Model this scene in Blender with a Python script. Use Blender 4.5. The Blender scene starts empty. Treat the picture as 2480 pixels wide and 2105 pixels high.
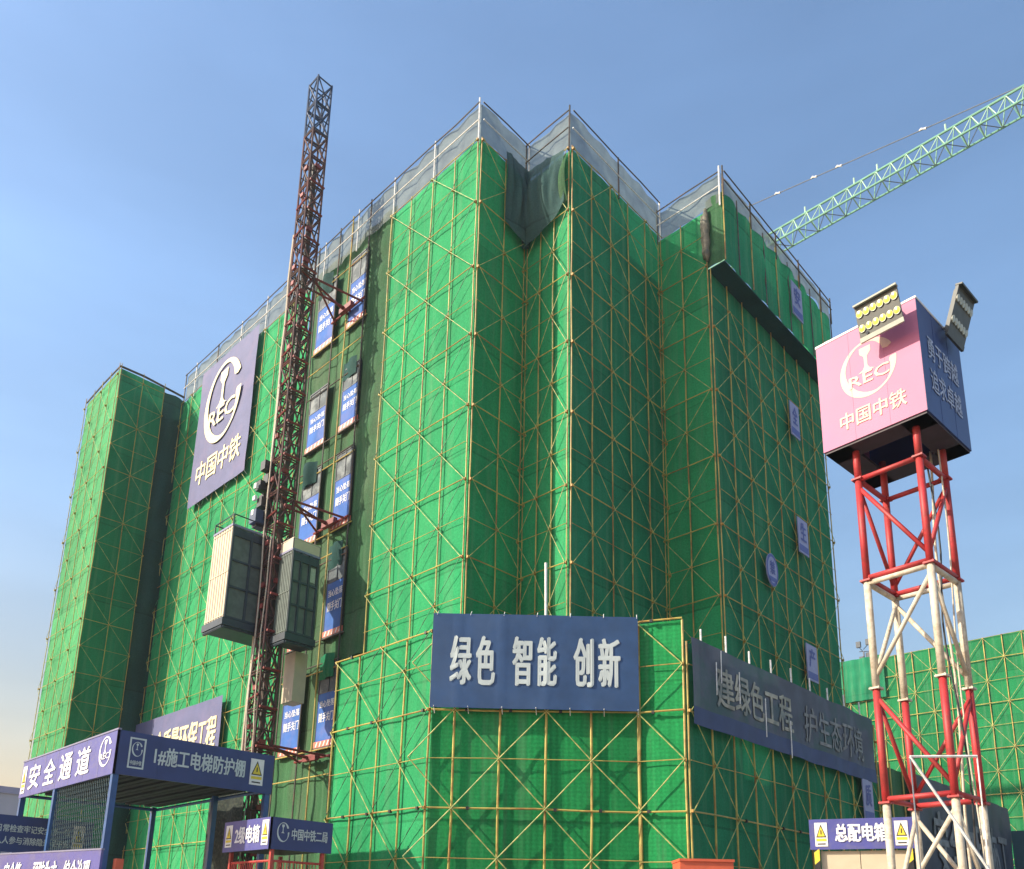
import bpy, math, random
from mathutils import Vector, Matrix, noise
random.seed(7)
S = bpy.context.scene
COL = S.collection
PI = math.pi
R = math.radians

# ------------------------------------------------------------------ camera
cam_d = bpy.data.cameras.new('camera')
cam = bpy.data.objects.new('camera', cam_d)
COL.objects.link(cam)
cam_d.sensor_width = 36.0
cam_d.lens = 29.52
cam_d.shift_y = 0.2743          # the photograph is the upper part of a taller view
cam_d.clip_end = 6000
_yaw, _pitch, _roll = 0.773586, 0.242433, 0.021346
_fh = Vector((-math.sin(_yaw - 0.0) if False else -0.698697, 0.715417, 0)).normalized()
_r0 = Vector((_fh.y, -_fh.x, 0))
_fw = _fh * math.cos(_pitch) + Vector((0, 0, 1)) * math.sin(_pitch)
_u0 = -_fh * math.sin(_pitch) + Vector((0, 0, 1)) * math.cos(_pitch)
_rr = _r0 * math.cos(_roll) + _u0 * math.sin(_roll)
_uu = -_r0 * math.sin(_roll) + _u0 * math.cos(_roll)
_m = Matrix((_rr, _uu, -_fw)).transposed().to_4x4()
_m.translation = (0, 0, 1.6)
cam.matrix_world = _m
S.camera = cam

# ------------------------------------------------------------------ sky, sun, exposure
SUN_EL = R(31)
SUN_TR = Vector((0.54, 0.893, 0)).normalized()      # horizontal way the light travels
W = bpy.data.worlds.new('World')
S.world = W
W.use_nodes = True
nt = W.node_tree
bg = nt.nodes['Background']
sky = nt.nodes.new('ShaderNodeTexSky')
sky.sky_type = 'NISHITA'
sky.sun_disc = False
sky.sun_elevation = SUN_EL
sky.sun_rotation = math.atan2(-SUN_TR.x, -SUN_TR.y) % (2 * PI)
sky.altitude = 50
sky.air_density = 1.5
sky.dust_density = 1.6
sky.ozone_density = 2.2
# a hazy horizon, a little duller than the clear-air model gives, and a deeper blue above
_hs = nt.nodes.new('ShaderNodeHueSaturation')
_hs.inputs['Saturation'].default_value = 1.08
_tc = nt.nodes.new('ShaderNodeTexCoord')
_sp = nt.nodes.new('ShaderNodeSeparateXYZ')
_rm = nt.nodes.new('ShaderNodeValToRGB')
_rm.color_ramp.elements[0].position = 0.0
_rm.color_ramp.elements[0].color = (0.80, 0.66, 0.58, 1)
_rm.color_ramp.elements[1].position = 0.55
_rm.color_ramp.elements[1].color = (1.0, 1.0, 1.04, 1)
_e = _rm.color_ramp.elements.new(0.25)
_e.color = (0.82, 0.78, 0.80, 1)
_mx = nt.nodes.new('ShaderNodeMixRGB')
_mx.blend_type = 'MULTIPLY'
_mx.inputs[0].default_value = 1
nt.links.new(sky.outputs[0], _hs.inputs['Color'])
nt.links.new(_tc.outputs['Generated'], _sp.inputs[0])
nt.links.new(_sp.outputs[2], _rm.inputs[0])
nt.links.new(_hs.outputs[0], _mx.inputs[1])
nt.links.new(_rm.outputs[0], _mx.inputs[2])
_dt = nt.nodes.new('ShaderNodeVectorMath')
_dt.operation = 'DOT_PRODUCT'
_dt.inputs[1].default_value = (-SUN_TR.x, -SUN_TR.y, 0)
nt.links.new(_tc.outputs['Generated'], _dt.inputs[0])
_r2 = nt.nodes.new('ShaderNodeMapRange')
_r2.inputs[1].default_value = -0.85; _r2.inputs[2].default_value = 0.05
_r2.inputs[3].default_value = 0.88; _r2.inputs[4].default_value = 1.02
nt.links.new(_dt.outputs['Value'], _r2.inputs[0])
_mp = nt.nodes.new('ShaderNodeMapping'); _mp.inputs['Scale'].default_value = (1.2, 1.2, 5.0)
nt.links.new(_tc.outputs['Generated'], _mp.inputs[0])
_ns = nt.nodes.new('ShaderNodeTexNoise'); _ns.inputs['Scale'].default_value = 2.2; _ns.inputs['Detail'].default_value = 5
nt.links.new(_mp.outputs[0], _ns.inputs['Vector'])
_r3 = nt.nodes.new('ShaderNodeMapRange')
_r3.inputs[1].default_value = 0.35; _r3.inputs[2].default_value = 0.7
_r3.inputs[3].default_value = 0.95; _r3.inputs[4].default_value = 1.08
nt.links.new(_ns.outputs[0], _r3.inputs[0])
_ml = nt.nodes.new('ShaderNodeMath'); _ml.operation = 'MULTIPLY'
nt.links.new(_r2.outputs[0], _ml.inputs[0]); nt.links.new(_r3.outputs[0], _ml.inputs[1])
_m2 = nt.nodes.new('ShaderNodeMixRGB'); _m2.blend_type = 'MULTIPLY'; _m2.inputs[0].default_value = 1
nt.links.new(_mx.outputs[0], _m2.inputs[1]); nt.links.new(_ml.outputs[0], _m2.inputs[2])
# dust-warm haze low on the sunward side
_w1 = nt.nodes.new('ShaderNodeMapRange'); _w1.inputs[1].default_value = -0.40; _w1.inputs[2].default_value = 0.10
nt.links.new(_dt.outputs['Value'], _w1.inputs[0])
_w2 = nt.nodes.new('ShaderNodeMapRange'); _w2.inputs[1].default_value = 0.04; _w2.inputs[2].default_value = 0.42
_w2.inputs[3].default_value = 1.0; _w2.inputs[4].default_value = 0.0
nt.links.new(_sp.outputs[2], _w2.inputs[0])
_w3 = nt.nodes.new('ShaderNodeMath'); _w3.operation = 'MULTIPLY'
nt.links.new(_w1.outputs[0], _w3.inputs[0]); nt.links.new(_w2.outputs[0], _w3.inputs[1])
_w4 = nt.nodes.new('ShaderNodeMixRGB'); _w4.blend_type = 'MULTIPLY'
nt.links.new(_w3.outputs[0], _w4.inputs[0]); nt.links.new(_m2.outputs[0], _w4.inputs[1])
_w4.inputs[2].default_value = (1.15, 0.84, 0.62, 1)
nt.links.new(_w4.outputs[0], bg.inputs[0])
bg.inputs[1].default_value = 0.15
sd = bpy.data.lights.new('sun', 'SUN')
sd.energy = 4.2
sd.angle = R(0.6)
sd.color = (1.0, 0.90, 0.74)
sun = bpy.data.objects.new('sun', sd)
COL.objects.link(sun)
_dir = SUN_TR * math.cos(SUN_EL) + Vector((0, 0, -math.sin(SUN_EL)))
sun.rotation_euler = _dir.to_track_quat('-Z', 'Y').to_euler()
sun.location = (-40, -40, 60)
S.view_settings.view_transform = 'Standard'
S.view_settings.look = 'None'
S.view_settings.exposure = 0.72
S.view_settings.gamma = 1
S.render.engine = 'CYCLES'
S.cycles.max_bounces = 6
S.cycles.diffuse_bounces = 3
S.cycles.transmission_bounces = 4
S.cycles.transparent_max_bounces = 8
S.cycles.use_denoising = True

# ------------------------------------------------------------------ materials
def mat(name, col, rough=0.6, metal=0.0, var=0.12, scale=3.0, col2=None, fac2=0.5, scale2=None,
        transl=0.0, transp=0.0, bump=0.0, bscale=30.0, stretch=(1, 1, 1), emit=None, dirt=None, spec=0.5):
    m = bpy.data.materials.new(name)
    m.use_nodes = True
    t = m.node_tree
    N, L = t.nodes, t.links
    b = N['Principled BSDF']
    out = N['Material Output']
    b.inputs['Roughness'].default_value = rough
    b.inputs['Metallic'].default_value = metal
    b.inputs['Specular IOR Level'].default_value = spec
    tc = N.new('ShaderNodeTexCoord')
    mp = N.new('ShaderNodeMapping')
    mp.inputs['Scale'].default_value = stretch
    L.new(tc.outputs['Object'], mp.inputs[0])
    n1 = N.new('ShaderNodeTexNoise')
    n1.inputs['Scale'].default_value = scale
    n1.inputs['Detail'].default_value = 5
    L.new(mp.outputs[0], n1.inputs['Vector'])
    r1 = N.new('ShaderNodeValToRGB')
    lo, hi = 1 - var, 1 + var
    r1.color_ramp.elements[0].position = 0.3
    r1.color_ramp.elements[1].position = 0.7
    r1.color_ramp.elements[0].color = (col[0] * lo, col[1] * lo, col[2] * lo, 1)
    r1.color_ramp.elements[1].color = (min(1, col[0] * hi), min(1, col[1] * hi), min(1, col[2] * hi), 1)
    L.new(n1.outputs[0], r1.inputs[0])
    c = r1.outputs[0]
    for cc, ff, sc in ((col2, fac2, scale2 or scale * 0.37), (dirt, 0.6, scale * 2.3)):
        if cc is None:
            continue
        n2 = N.new('ShaderNodeTexNoise')
        n2.inputs['Scale'].default_value = sc
        n2.inputs['Detail'].default_value = 6
        n2.inputs['Roughness'].default_value = 0.65
        L.new(mp.outputs[0], n2.inputs['Vector'])
        r2 = N.new('ShaderNodeValToRGB')
        r2.color_ramp.elements[0].position = 0.48
        r2.color_ramp.elements[1].position = 0.62
        r2.color_ramp.elements[0].color = (0, 0, 0, 1)
        r2.color_ramp.elements[1].color = (ff, ff, ff, 1)
        L.new(n2.outputs[0], r2.inputs[0])
        mx = N.new('ShaderNodeMixRGB')
        L.new(r2.outputs[0], mx.inputs[0])
        L.new(c, mx.inputs[1])
        mx.inputs[2].default_value = (*cc, 1)
        c = mx.outputs[0]
    L.new(c, b.inputs['Base Color'])
    if emit:
        b.inputs['Emission Color'].default_value = (*col, 1)
        b.inputs['Emission Strength'].default_value = emit
    if bump:
        nb = N.new('ShaderNodeTexNoise')
        nb.inputs['Scale'].default_value = bscale
        nb.inputs['Detail'].default_value = 4
        L.new(mp.outputs[0], nb.inputs['Vector'])
        bp = N.new('ShaderNodeBump')
        bp.inputs['Strength'].default_value = bump
        bp.inputs['Distance'].default_value = 0.03
        L.new(nb.outputs[0], bp.inputs['Height'])
        L.new(bp.outputs[0], b.inputs['Normal'])
    sh = b.outputs[0]
    if transl:
        tr = N.new('ShaderNodeBsdfTranslucent')
        L.new(c, tr.inputs[0])
        mx = N.new('ShaderNodeMixShader')
        mx.inputs[0].default_value = transl
        L.new(sh, mx.inputs[1])
        L.new(tr.outputs[0], mx.inputs[2])
        sh = mx.outputs[0]
    if transp:
        tp = N.new('ShaderNodeBsdfTransparent')
        mx = N.new('ShaderNodeMixShader')
        mx.inputs[0].default_value = transp
        L.new(sh, mx.inputs[1])
        L.new(tp.outputs[0], mx.inputs[2])
        sh = mx.outputs[0]
    L.new(sh, out.inputs[0])
    return m

def net_mat(name, col, col2, transl=0.22, transp=0.0, weave=0.0, var=0.16, fold=0.35, dust=0.35):
    """woven scaffold netting: mottled colour, faint threads, soft folds"""
    m = mat(name, col, rough=0.75, var=var, scale=0.8, col2=col2, fac2=0.55, scale2=0.45, transl=transl,
            transp=transp, bump=fold, bscale=2.2, stretch=(1, 1, 0.35), spec=0.12)
    t = m.node_tree
    N, L = t.nodes, t.links
    b = N['Principled BSDF']
    src = b.inputs['Base Color'].links[0].from_socket
    tc = [n for n in N if n.type == 'TEX_COORD'][0]
    c = src
    if weave:
        for axis in (0, 1, 2):
            sep = N.new('ShaderNodeSeparateXYZ')
            L.new(tc.outputs['Object'], sep.inputs[0])
            mu = N.new('ShaderNodeMath'); mu.operation = 'MULTIPLY'
            mu.inputs[1].default_value = 42.0
            L.new(sep.outputs[axis], mu.inputs[0])
            si = N.new('ShaderNodeMath'); si.operation = 'SINE'
            L.new(mu.outputs[0], si.inputs[0])
            gt = N.new('ShaderNodeMath'); gt.operation = 'MULTIPLY_ADD'
            gt.inputs[1].default_value = weave
            gt.inputs[2].default_value = 1.0
            L.new(si.outputs[0], gt.inputs[0])
            mx = N.new('ShaderNodeMixRGB'); mx.blend_type = 'MULTIPLY'
            mx.inputs[0].default_value = 1
            L.new(c, mx.inputs[1])
            L.new(gt.outputs[0], mx.inputs[2])
            c = mx.outputs[0]
    # fine grain of the mesh
    g = N.new('ShaderNodeTexNoise')
    g.inputs['Scale'].default_value = 14
    g.inputs['Detail'].default_value = 3
    L.new(tc.outputs['Object'], g.inputs['Vector'])
    mr = N.new('ShaderNodeMapRange')
    mr.inputs[1].default_value = 0.25; mr.inputs[2].default_value = 0.75
    mr.inputs[3].default_value = 0.80; mr.inputs[4].default_value = 1.18
    L.new(g.outputs[0], mr.inputs[0])
    mx = N.new('ShaderNodeMixRGB'); mx.blend_type = 'MULTIPLY'
    mx.inputs[0].default_value = 1
    L.new(c, mx.inputs[1]); L.new(mr.outputs[0], mx.inputs[2])
    c = mx.outputs[0]
    L.new(c, b.inputs['Base Color'])
    # separate sheets of netting, each a little different, with darker laced seams
    sp = N.new('ShaderNodeSeparateXYZ'); L.new(tc.outputs['Object'], sp.inputs[0])
    cb = N.new('ShaderNodeCombineXYZ')
    prod = None
    for ax_, per in ((0, 3.02), (1, 2.98), (2, 4.89)):
        dv = N.new('ShaderNodeMath'); dv.operation = 'DIVIDE'; dv.inputs[1].default_value = per
        L.new(sp.outputs[ax_], dv.inputs[0])
        fl = N.new('ShaderNodeMath'); fl.operation = 'FLOOR'; L.new(dv.outputs[0], fl.inputs[0])
        L.new(fl.outputs[0], cb.inputs[ax_])
        if ax_ == 2:
            fc = N.new('ShaderNodeMath'); fc.operation = 'FRACT'; L.new(dv.outputs[0], fc.inputs[0])
            lt = N.new('ShaderNodeMath'); lt.operation = 'LESS_THAN'; lt.inputs[1].default_value = 0.018
            L.new(fc.outputs[0], lt.inputs[0]); seam = lt.outputs[0]
    wn = N.new('ShaderNodeTexWhiteNoise'); L.new(cb.outputs[0], wn.inputs['Vector'])
    m1 = N.new('ShaderNodeMapRange'); m1.inputs[3].default_value = 0.88; m1.inputs[4].default_value = 1.10
    L.new(wn.outputs['Value'], m1.inputs[0])
    sm = N.new('ShaderNodeMath'); sm.operation = 'MULTIPLY_ADD'; sm.inputs[1].default_value = -0.22
    L.new(seam, sm.inputs[0]); L.new(m1.outputs[0], sm.inputs[2])
    mx = N.new('ShaderNodeMixRGB'); mx.blend_type = 'MULTIPLY'; mx.inputs[0].default_value = 1
    L.new(c, mx.inputs[1]); L.new(sm.outputs[0], mx.inputs[2])
    c = mx.outputs[0]
    # dust streaks running down
    mp2 = N.new('ShaderNodeMapping'); mp2.inputs['Scale'].default_value = (3.0, 3.0, 0.12)
    L.new(tc.outputs['Object'], mp2.inputs[0])
    ds = N.new('ShaderNodeTexNoise'); ds.inputs['Scale'].default_value = 1.0; ds.inputs['Detail'].default_value = 6
    L.new(mp2.outputs[0], ds.inputs['Vector'])
    dr_ = N.new('ShaderNodeMapRange'); dr_.inputs[1].default_value = 0.50; dr_.inputs[2].default_value = 0.78
    dr_.inputs[3].default_value = 0.0; dr_.inputs[4].default_value = dust
    L.new(ds.outputs[0], dr_.inputs[0])
    mx = N.new('ShaderNodeMixRGB'); L.new(dr_.outputs[0], mx.inputs[0]); L.new(c, mx.inputs[1])
    mx.inputs[2].default_value = (0.20, 0.36, 0.20, 1)
    c = mx.outputs[0]
    L.new(c, b.inputs['Base Color'])
    for n in N:
        if n.type == 'BSDF_TRANSLUCENT':
            L.new(c, n.inputs[0])
    return m

M = {}
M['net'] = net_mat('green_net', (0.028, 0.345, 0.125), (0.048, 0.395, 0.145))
M['net_near'] = net_mat('green_net_woven', (0.018, 0.290, 0.082), (0.032, 0.345, 0.098), weave=0.06)
M['net_far'] = net_mat('hazed_green_net', (0.075, 0.370, 0.140), (0.12, 0.41, 0.165))  # paler: far haze and crowded poles mixed into the colour
M['net_right'] = net_mat('mid_green_net', (0.016, 0.225, 0.075), (0.028, 0.26, 0.09))
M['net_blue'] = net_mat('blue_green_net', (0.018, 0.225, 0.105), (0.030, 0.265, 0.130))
M['net_brown'] = net_mat('faded_green_net', (0.055, 0.165, 0.070), (0.115, 0.16, 0.095), transl=0.3)
M['net_dark'] = net_mat('dark_net', (0.020, 0.075, 0.070), (0.035, 0.105, 0.085), transl=0.2, fold=0.9, dust=0.05)
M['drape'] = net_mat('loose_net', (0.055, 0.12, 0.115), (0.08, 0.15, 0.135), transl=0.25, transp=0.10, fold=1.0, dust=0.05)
M['guard'] = mat('guard_net', (0.19, 0.235, 0.22), rough=0.8, var=0.3, scale=1.4, transl=0.35, transp=0.20, bump=0.4, bscale=3)
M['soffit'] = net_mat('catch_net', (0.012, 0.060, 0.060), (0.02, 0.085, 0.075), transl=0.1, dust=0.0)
M['pole'] = mat('yellow_pole', (0.46, 0.365, 0.085), rough=0.5, var=0.3, scale=1.3, col2=(0.30, 0.13, 0.03), fac2=0.85, scale2=0.9, stretch=(1, 1, 1))
M['brace'] = mat('pale_yellow_bar', (0.56, 0.50, 0.13), rough=0.5, var=0.3, scale=2.0, col2=(0.30, 0.17, 0.04), fac2=0.7, scale2=1.4)
def dash_mat(name, ca, cb, per):
    m = mat(name, ca, rough=0.6, var=0.15)
    t = m.node_tree; N, L = t.nodes, t.links
    tc = [n for n in N if n.type == 'TEX_COORD'][0]
    sep = N.new('ShaderNodeSeparateXYZ'); L.new(tc.outputs['Object'], sep.inputs[0])
    mu = N.new('ShaderNodeMath'); mu.operation = 'MULTIPLY'; mu.inputs[1].default_value = 2 * PI / per
    L.new(sep.outputs[2], mu.inputs[0])
    si = N.new('ShaderNodeMath'); si.operation = 'SINE'; L.new(mu.outputs[0], si.inputs[0])
    gt = N.new('ShaderNodeMath'); gt.operation = 'GREATER_THAN'; gt.inputs[1].default_value = -0.1
    L.new(si.outputs[0], gt.inputs[0])
    b = N['Principled BSDF']; src = b.inputs['Base Color'].links[0].from_socket
    mx = N.new('ShaderNodeMixRGB'); L.new(gt.outputs[0], mx.inputs[0]); L.new(src, mx.inputs[1]); mx.inputs[2].default_value = (*cb, 1)
    L.new(mx.outputs[0], b.inputs['Base Color'])
    return m
M['lacing'] = dash_mat('dark_laced_bar', (0.012, 0.05, 0.022), (0.03, 0.28, 0.10), 0.52)
M['brace_dash'] = dash_mat('laced_bar', (0.50, 0.46, 0.15), (0.30, 0.36, 0.11), 0.40)
M['coupler'] = mat('rusty_coupler', (0.40, 0.22, 0.04), rough=0.6, var=0.3, scale=9)
M['white_pole'] = mat('white_pole', (0.78, 0.78, 0.74), rough=0.45, var=0.08, scale=3, dirt=(0.45, 0.42, 0.38))
M['dark_pole'] = mat('dark_pole', (0.06, 0.055, 0.045), rough=0.6, var=0.3, scale=4, col2=(0.2, 0.11, 0.06), fac2=0.6)
M['concrete'] = mat('concrete', (0.16, 0.16, 0.15), rough=0.9, var=0.15, scale=1.0)
M['banner_blue'] = mat('banner_cloth', (0.030, 0.082, 0.20), rough=0.6, var=0.14, scale=1.6, col2=(0.045, 0.095, 0.20), bump=0.25, bscale=2.0, transl=0.1)
M['banner_grey'] = mat('faded_banner_cloth', (0.110, 0.120, 0.245), rough=0.7, var=0.10, scale=1.2, col2=(0.16, 0.14, 0.26), fac2=0.7, bump=0.25, bscale=2.0, transl=0.08)
M['banner_dim'] = mat('translucent_banner', (0.092, 0.110, 0.150), rough=0.7, var=0.25, scale=0.9, col2=(0.050, 0.112, 0.110), fac2=0.85, scale2=0.5, bump=0.3, bscale=2.2, transl=0.15)
M['banner_hem'] = mat('banner_hem', (0.040, 0.065, 0.15), rough=0.7, var=0.15, scale=1.4)
M['ink_pale'] = mat('pale_lettering', (0.55, 0.62, 0.60), rough=0.6, var=0.06, scale=4)
M['ink_cream'] = mat('cream_lettering', (0.74, 0.66, 0.40), rough=0.6, var=0.06, scale=4)
M['ink_white'] = mat('white_lettering', (0.80, 0.80, 0.82), rough=0.5, var=0.05, scale=4)
M['ink_slate'] = mat('slate_lettering', (0.42, 0.47, 0.60), rough=0.6, var=0.1, scale=4)
M['ink_dim'] = mat('dim_lettering', (0.36, 0.35, 0.28), rough=0.7, var=0.35, scale=2.2, col2=(0.17, 0.20, 0.19), fac2=0.9, scale2=1.0)
M['ink_grey'] = mat('ghost_lettering', (0.20, 0.21, 0.21), rough=0.7, var=0.3, scale=2)
M['pink'] = mat('faded_pink_cloth', (0.47, 0.150, 0.255), rough=0.6, var=0.05, scale=0.9, col2=(0.44, 0.135, 0.29), fac2=0.35, scale2=0.7)
M['ink_peach'] = mat('peach_lettering', (0.74, 0.44, 0.33), rough=0.55, var=0.04, scale=4)
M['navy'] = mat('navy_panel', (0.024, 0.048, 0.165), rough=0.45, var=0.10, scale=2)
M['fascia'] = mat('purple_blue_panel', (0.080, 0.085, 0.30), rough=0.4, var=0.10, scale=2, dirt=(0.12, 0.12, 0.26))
M['fascia_edge'] = mat('panel_edge', (0.20, 0.20, 0.30), rough=0.5, var=0.1, scale=2)
M['blue_steel'] = mat('blue_steel', (0.020, 0.085, 0.24), rough=0.4, var=0.15, scale=4)
M['slat'] = mat('timber_boards', (0.018, 0.026, 0.026), rough=0.8, var=0.4, scale=3, stretch=(0.4, 4, 1))
M['mesh_blue'] = mat('blue_wire', (0.05, 0.10, 0.12), rough=0.5, var=0.2, scale=4)
M['yellow'] = mat('yellow_label', (0.75, 0.58, 0.05), rough=0.5, var=0.1, scale=6)
M['black'] = mat('black_paint', (0.02, 0.02, 0.02), rough=0.5, var=0.2, scale=6)
M['white'] = mat('white_label', (0.78, 0.76, 0.72), rough=0.5, var=0.05, scale=6)
M['red'] = mat('red_paint', (0.42, 0.028, 0.030), rough=0.55, var=0.18, scale=3, dirt=(0.24, 0.035, 0.028), col2=(0.33, 0.05, 0.04), fac2=0.6)
M['white_steel'] = mat('white_paint', (0.58, 0.51, 0.39), rough=0.6, var=0.08, scale=3, dirt=(0.34, 0.25, 0.16), col2=(0.48, 0.43, 0.34), fac2=0.7)
M['red_cage'] = mat('red_cage_paint', (0.50, 0.06, 0.045), rough=0.5, var=0.2, scale=5, dirt=(0.25, 0.04, 0.03))
M['orange_red'] = mat('orange_red_sheet', (0.62, 0.115, 0.05), rough=0.5, var=0.1, scale=3)
M['mast'] = mat('rusty_mast_steel', (0.075, 0.035, 0.030), rough=0.7, var=0.35, scale=3, col2=(0.14, 0.035, 0.03), fac2=0.8)
M['mast_red'] = mat('mast_red', (0.22, 0.035, 0.03), rough=0.6, var=0.3, scale=4)
M['mast_blue'] = mat('mast_blue', (0.03, 0.055, 0.11), rough=0.6, var=0.2, scale=3)
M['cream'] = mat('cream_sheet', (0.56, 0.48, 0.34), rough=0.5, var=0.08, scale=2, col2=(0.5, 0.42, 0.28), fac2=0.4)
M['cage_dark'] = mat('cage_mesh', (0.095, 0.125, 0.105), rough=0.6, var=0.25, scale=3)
M['cage_frame'] = mat('cage_frame', (0.025, 0.040, 0.055), rough=0.5, var=0.2, scale=3)
M['gate_blue'] = mat('gate_blue', (0.050, 0.140, 0.42), rough=0.7, var=0.2, scale=1.2, col2=(0.12, 0.17, 0.42), fac2=0.8, scale2=0.9, spec=0.15)
M['gate_mesh'] = mat('gate_mesh', (0.045, 0.065, 0.075), rough=0.7, var=0.4, scale=2.0, col2=(0.20, 0.23, 0.23), fac2=0.9, scale2=1.6)
M['gate_frame'] = mat('gate_frame', (0.022, 0.030, 0.045), rough=0.5, var=0.2, scale=3)
M['toe'] = mat('toe_board_red', (0.62, 0.16, 0.10), rough=0.5, var=0.2, scale=4)
M['jib'] = mat('pale_green_steel', (0.20, 0.44, 0.30), rough=0.45, var=0.12, scale=1)
M['jib_pale'] = mat('mint_steel', (0.40, 0.58, 0.42), rough=0.45, var=0.12, scale=1)
M['cable'] = mat('steel_cable', (0.16, 0.18, 0.21), rough=0.5, var=0.1, scale=1)
M['lamp_body'] = mat('lamp_body', (0.055, 0.06, 0.05), rough=0.5, var=0.2, scale=5)
M['lamp_glass'] = mat('lamp_glass', (0.62, 0.58, 0.09), rough=0.25, var=0.15, scale=8)
M['lamp_glass_dim'] = mat('lamp_glass_dim', (0.40, 0.42, 0.34), rough=0.3, var=0.15, scale=8)
M['lamp_rim'] = mat('lamp_rim', (0.36, 0.37, 0.30), rough=0.4, var=0.1, scale=8)
M['placard'] = mat('placard_lilac', (0.27, 0.28, 0.46), rough=0.5, var=0.06, scale=3)
M['placard_ink'] = mat('placard_ink', (0.06, 0.08, 0.30), rough=0.5, var=0.06, scale=3)
M['ground'] = mat('ground_dirt', (0.24, 0.22, 0.19), rough=0.95, var=0.2, scale=0.3, col2=(0.17, 0.16, 0.14), bump=0.3, bscale=4)
M['far'] = mat('far_render', (0.42, 0.40, 0.46), rough=0.9, var=0.08, scale=0.3)
M['far2'] = mat('far_roof', (0.32, 0.30, 0.42), rough=0.9, var=0.08, scale=0.3)
M['teal'] = mat('dark_teal_sheet', (0.012, 0.060, 0.075), rough=0.6, var=0.2, scale=0.6)
M['shade_cloth'] = mat('brown_speckled_net', (0.012, 0.020, 0.014), rough=0.95, var=0.7, scale=5, col2=(0.050, 0.058, 0.038), fac2=0.8, scale2=9)
M['tarp'] = mat('dark_tarpaulin', (0.040, 0.052, 0.075), rough=0.6, var=0.25, scale=0.8, col2=(0.075, 0.075, 0.10), fac2=0.7, scale2=0.6, bump=0.5, bscale=1.6)

# ------------------------------------------------------------------ mesh helpers
class MB:
    def __init__(s):
        s.v, s.f, s.mi, s.mats, s.cur = [], [], [], [], 0
    def use(s, m):
        if m not in s.mats:
            s.mats.append(m)
        s.cur = s.mats.index(m)
        return s
    def add(s, vs, fs):
        o = len(s.v)
        s.v += [tuple(v) for v in vs]
        for f in fs:
            s.f.append(tuple(i + o for i in f))
            s.mi.append(s.cur)
    def box(s, c, sx, sy, sz, ax=None):
        """box round c with half sizes; ax = three axis vectors"""
        c = Vector(c)
        ax = ax or (Vector((1, 0, 0)), Vector((0, 1, 0)), Vector((0, 0, 1)))
        vs = [c + ax[0] * (sx * i) + ax[1] * (sy * j) + ax[2] * (sz * k) for i in (-1, 1) for j in (-1, 1) for k in (-1, 1)]
        s.add(vs, [(0, 1, 3, 2), (4, 6, 7, 5), (0, 4, 5, 1), (2, 3, 7, 6), (0, 2, 6, 4), (1, 5, 7, 3)])
    def bx(s, x0, x1, y0, y1, z0, z1):
        s.box(((x0 + x1) / 2, (y0 + y1) / 2, (z0 + z1) / 2), (x1 - x0) / 2, (y1 - y0) / 2, (z1 - z0) / 2)
    def tube(s, pts, r, n=6, caps=True):
        pts = [Vector(p) for p in pts]
        rings = []
        for i, p in enumerate(pts):
            d = (pts[min(i + 1, len(pts) - 1)] - pts[max(i - 1, 0)])
            if d.length < 1e-9:
                d = Vector((0, 0, 1))
            d.normalize()
            a = d.cross(Vector((0, 0, 1)))
            if a.length < 0.1:
                a = d.cross(Vector((1, 0, 0)))
            a.normalize()
            b = d.cross(a)
            rr = r[i] if isinstance(r, (list, tuple)) else r
            rings.append([p + (a * math.cos(2 * PI * k / n) + b * math.sin(2 * PI * k / n)) * rr for k in range(n)])
        vs = [v for g in rings for v in g]
        fs = []
        for i in range(len(rings) - 1):
            for k in range(n):
                fs.append((i * n + k, i * n + (k + 1) % n, (i + 1) * n + (k + 1) % n, (i + 1) * n + k))
        if caps:
            fs.append(tuple(range(n - 1, -1, -1)))
            fs.append(tuple((len(rings) - 1) * n + k for k in range(n)))
        s.add(vs, fs)
    def quad(s, a, b, c, d):
        s.add([a, b, c, d], [(0, 1, 2, 3)])
    def build(s, name, m=None, parent=None, smooth=False):
        me = bpy.data.meshes.new(name)
        me.from_pydata(s.v, [], s.f)
        ms = s.mats if s.mats else [m]
        if m is not None and m not in ms:
            ms = [m] + ms
        for x in ms:
            me.materials.append(x)
        if s.mats:
            off = len(ms) - len(s.mats)
            for p, k in zip(me.polygons, s.mi):
                p.material_index = k + off
        if smooth:
            for p in me.polygons:
                p.use_smooth = True
        me.update()
        o = bpy.data.objects.new(name, me)
        COL.objects.link(o)
        if parent is not None:
            o.parent = parent
            o.matrix_parent_inverse = Matrix.Identity(4)
            pw = world_of(parent)
            _W[o.name] = pw
            if pw.length > 0:
                for v in me.vertices:
                    v.co -= pw
        return o

_W = {}
def world_of(o):
    return _W.get(o.name, Vector((0, 0, 0)))

def tag(o, label=None, cat=None, group=None, kind=None):
    if label: o['label'] = label
    if cat: o['category'] = cat
    if group: o['group'] = group
    if kind: o['kind'] = kind
    return o

def thing(name, loc, label, cat, group=None):
    o = bpy.data.objects.new(name, None)
    o.empty_display_size = 0.5
    COL.objects.link(o)
    o.location = loc
    _W[o.name] = Vector(loc)
    return tag(o, label, cat, group)

class FR:
    """a flat frame: origin, horizontal unit vector, outward normal"""
    def __init__(s, O, U, N=None):
        s.O = Vector(O)
        s.U = Vector(U).normalized()
        s.V = Vector((0, 0, 1))
        s.N = Vector(N).normalized() if N is not None else s.U.cross(s.V).normalized()
    def p(s, u, v, n=0.0):
        return s.O + s.U * u + s.V * v + s.N * n

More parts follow.
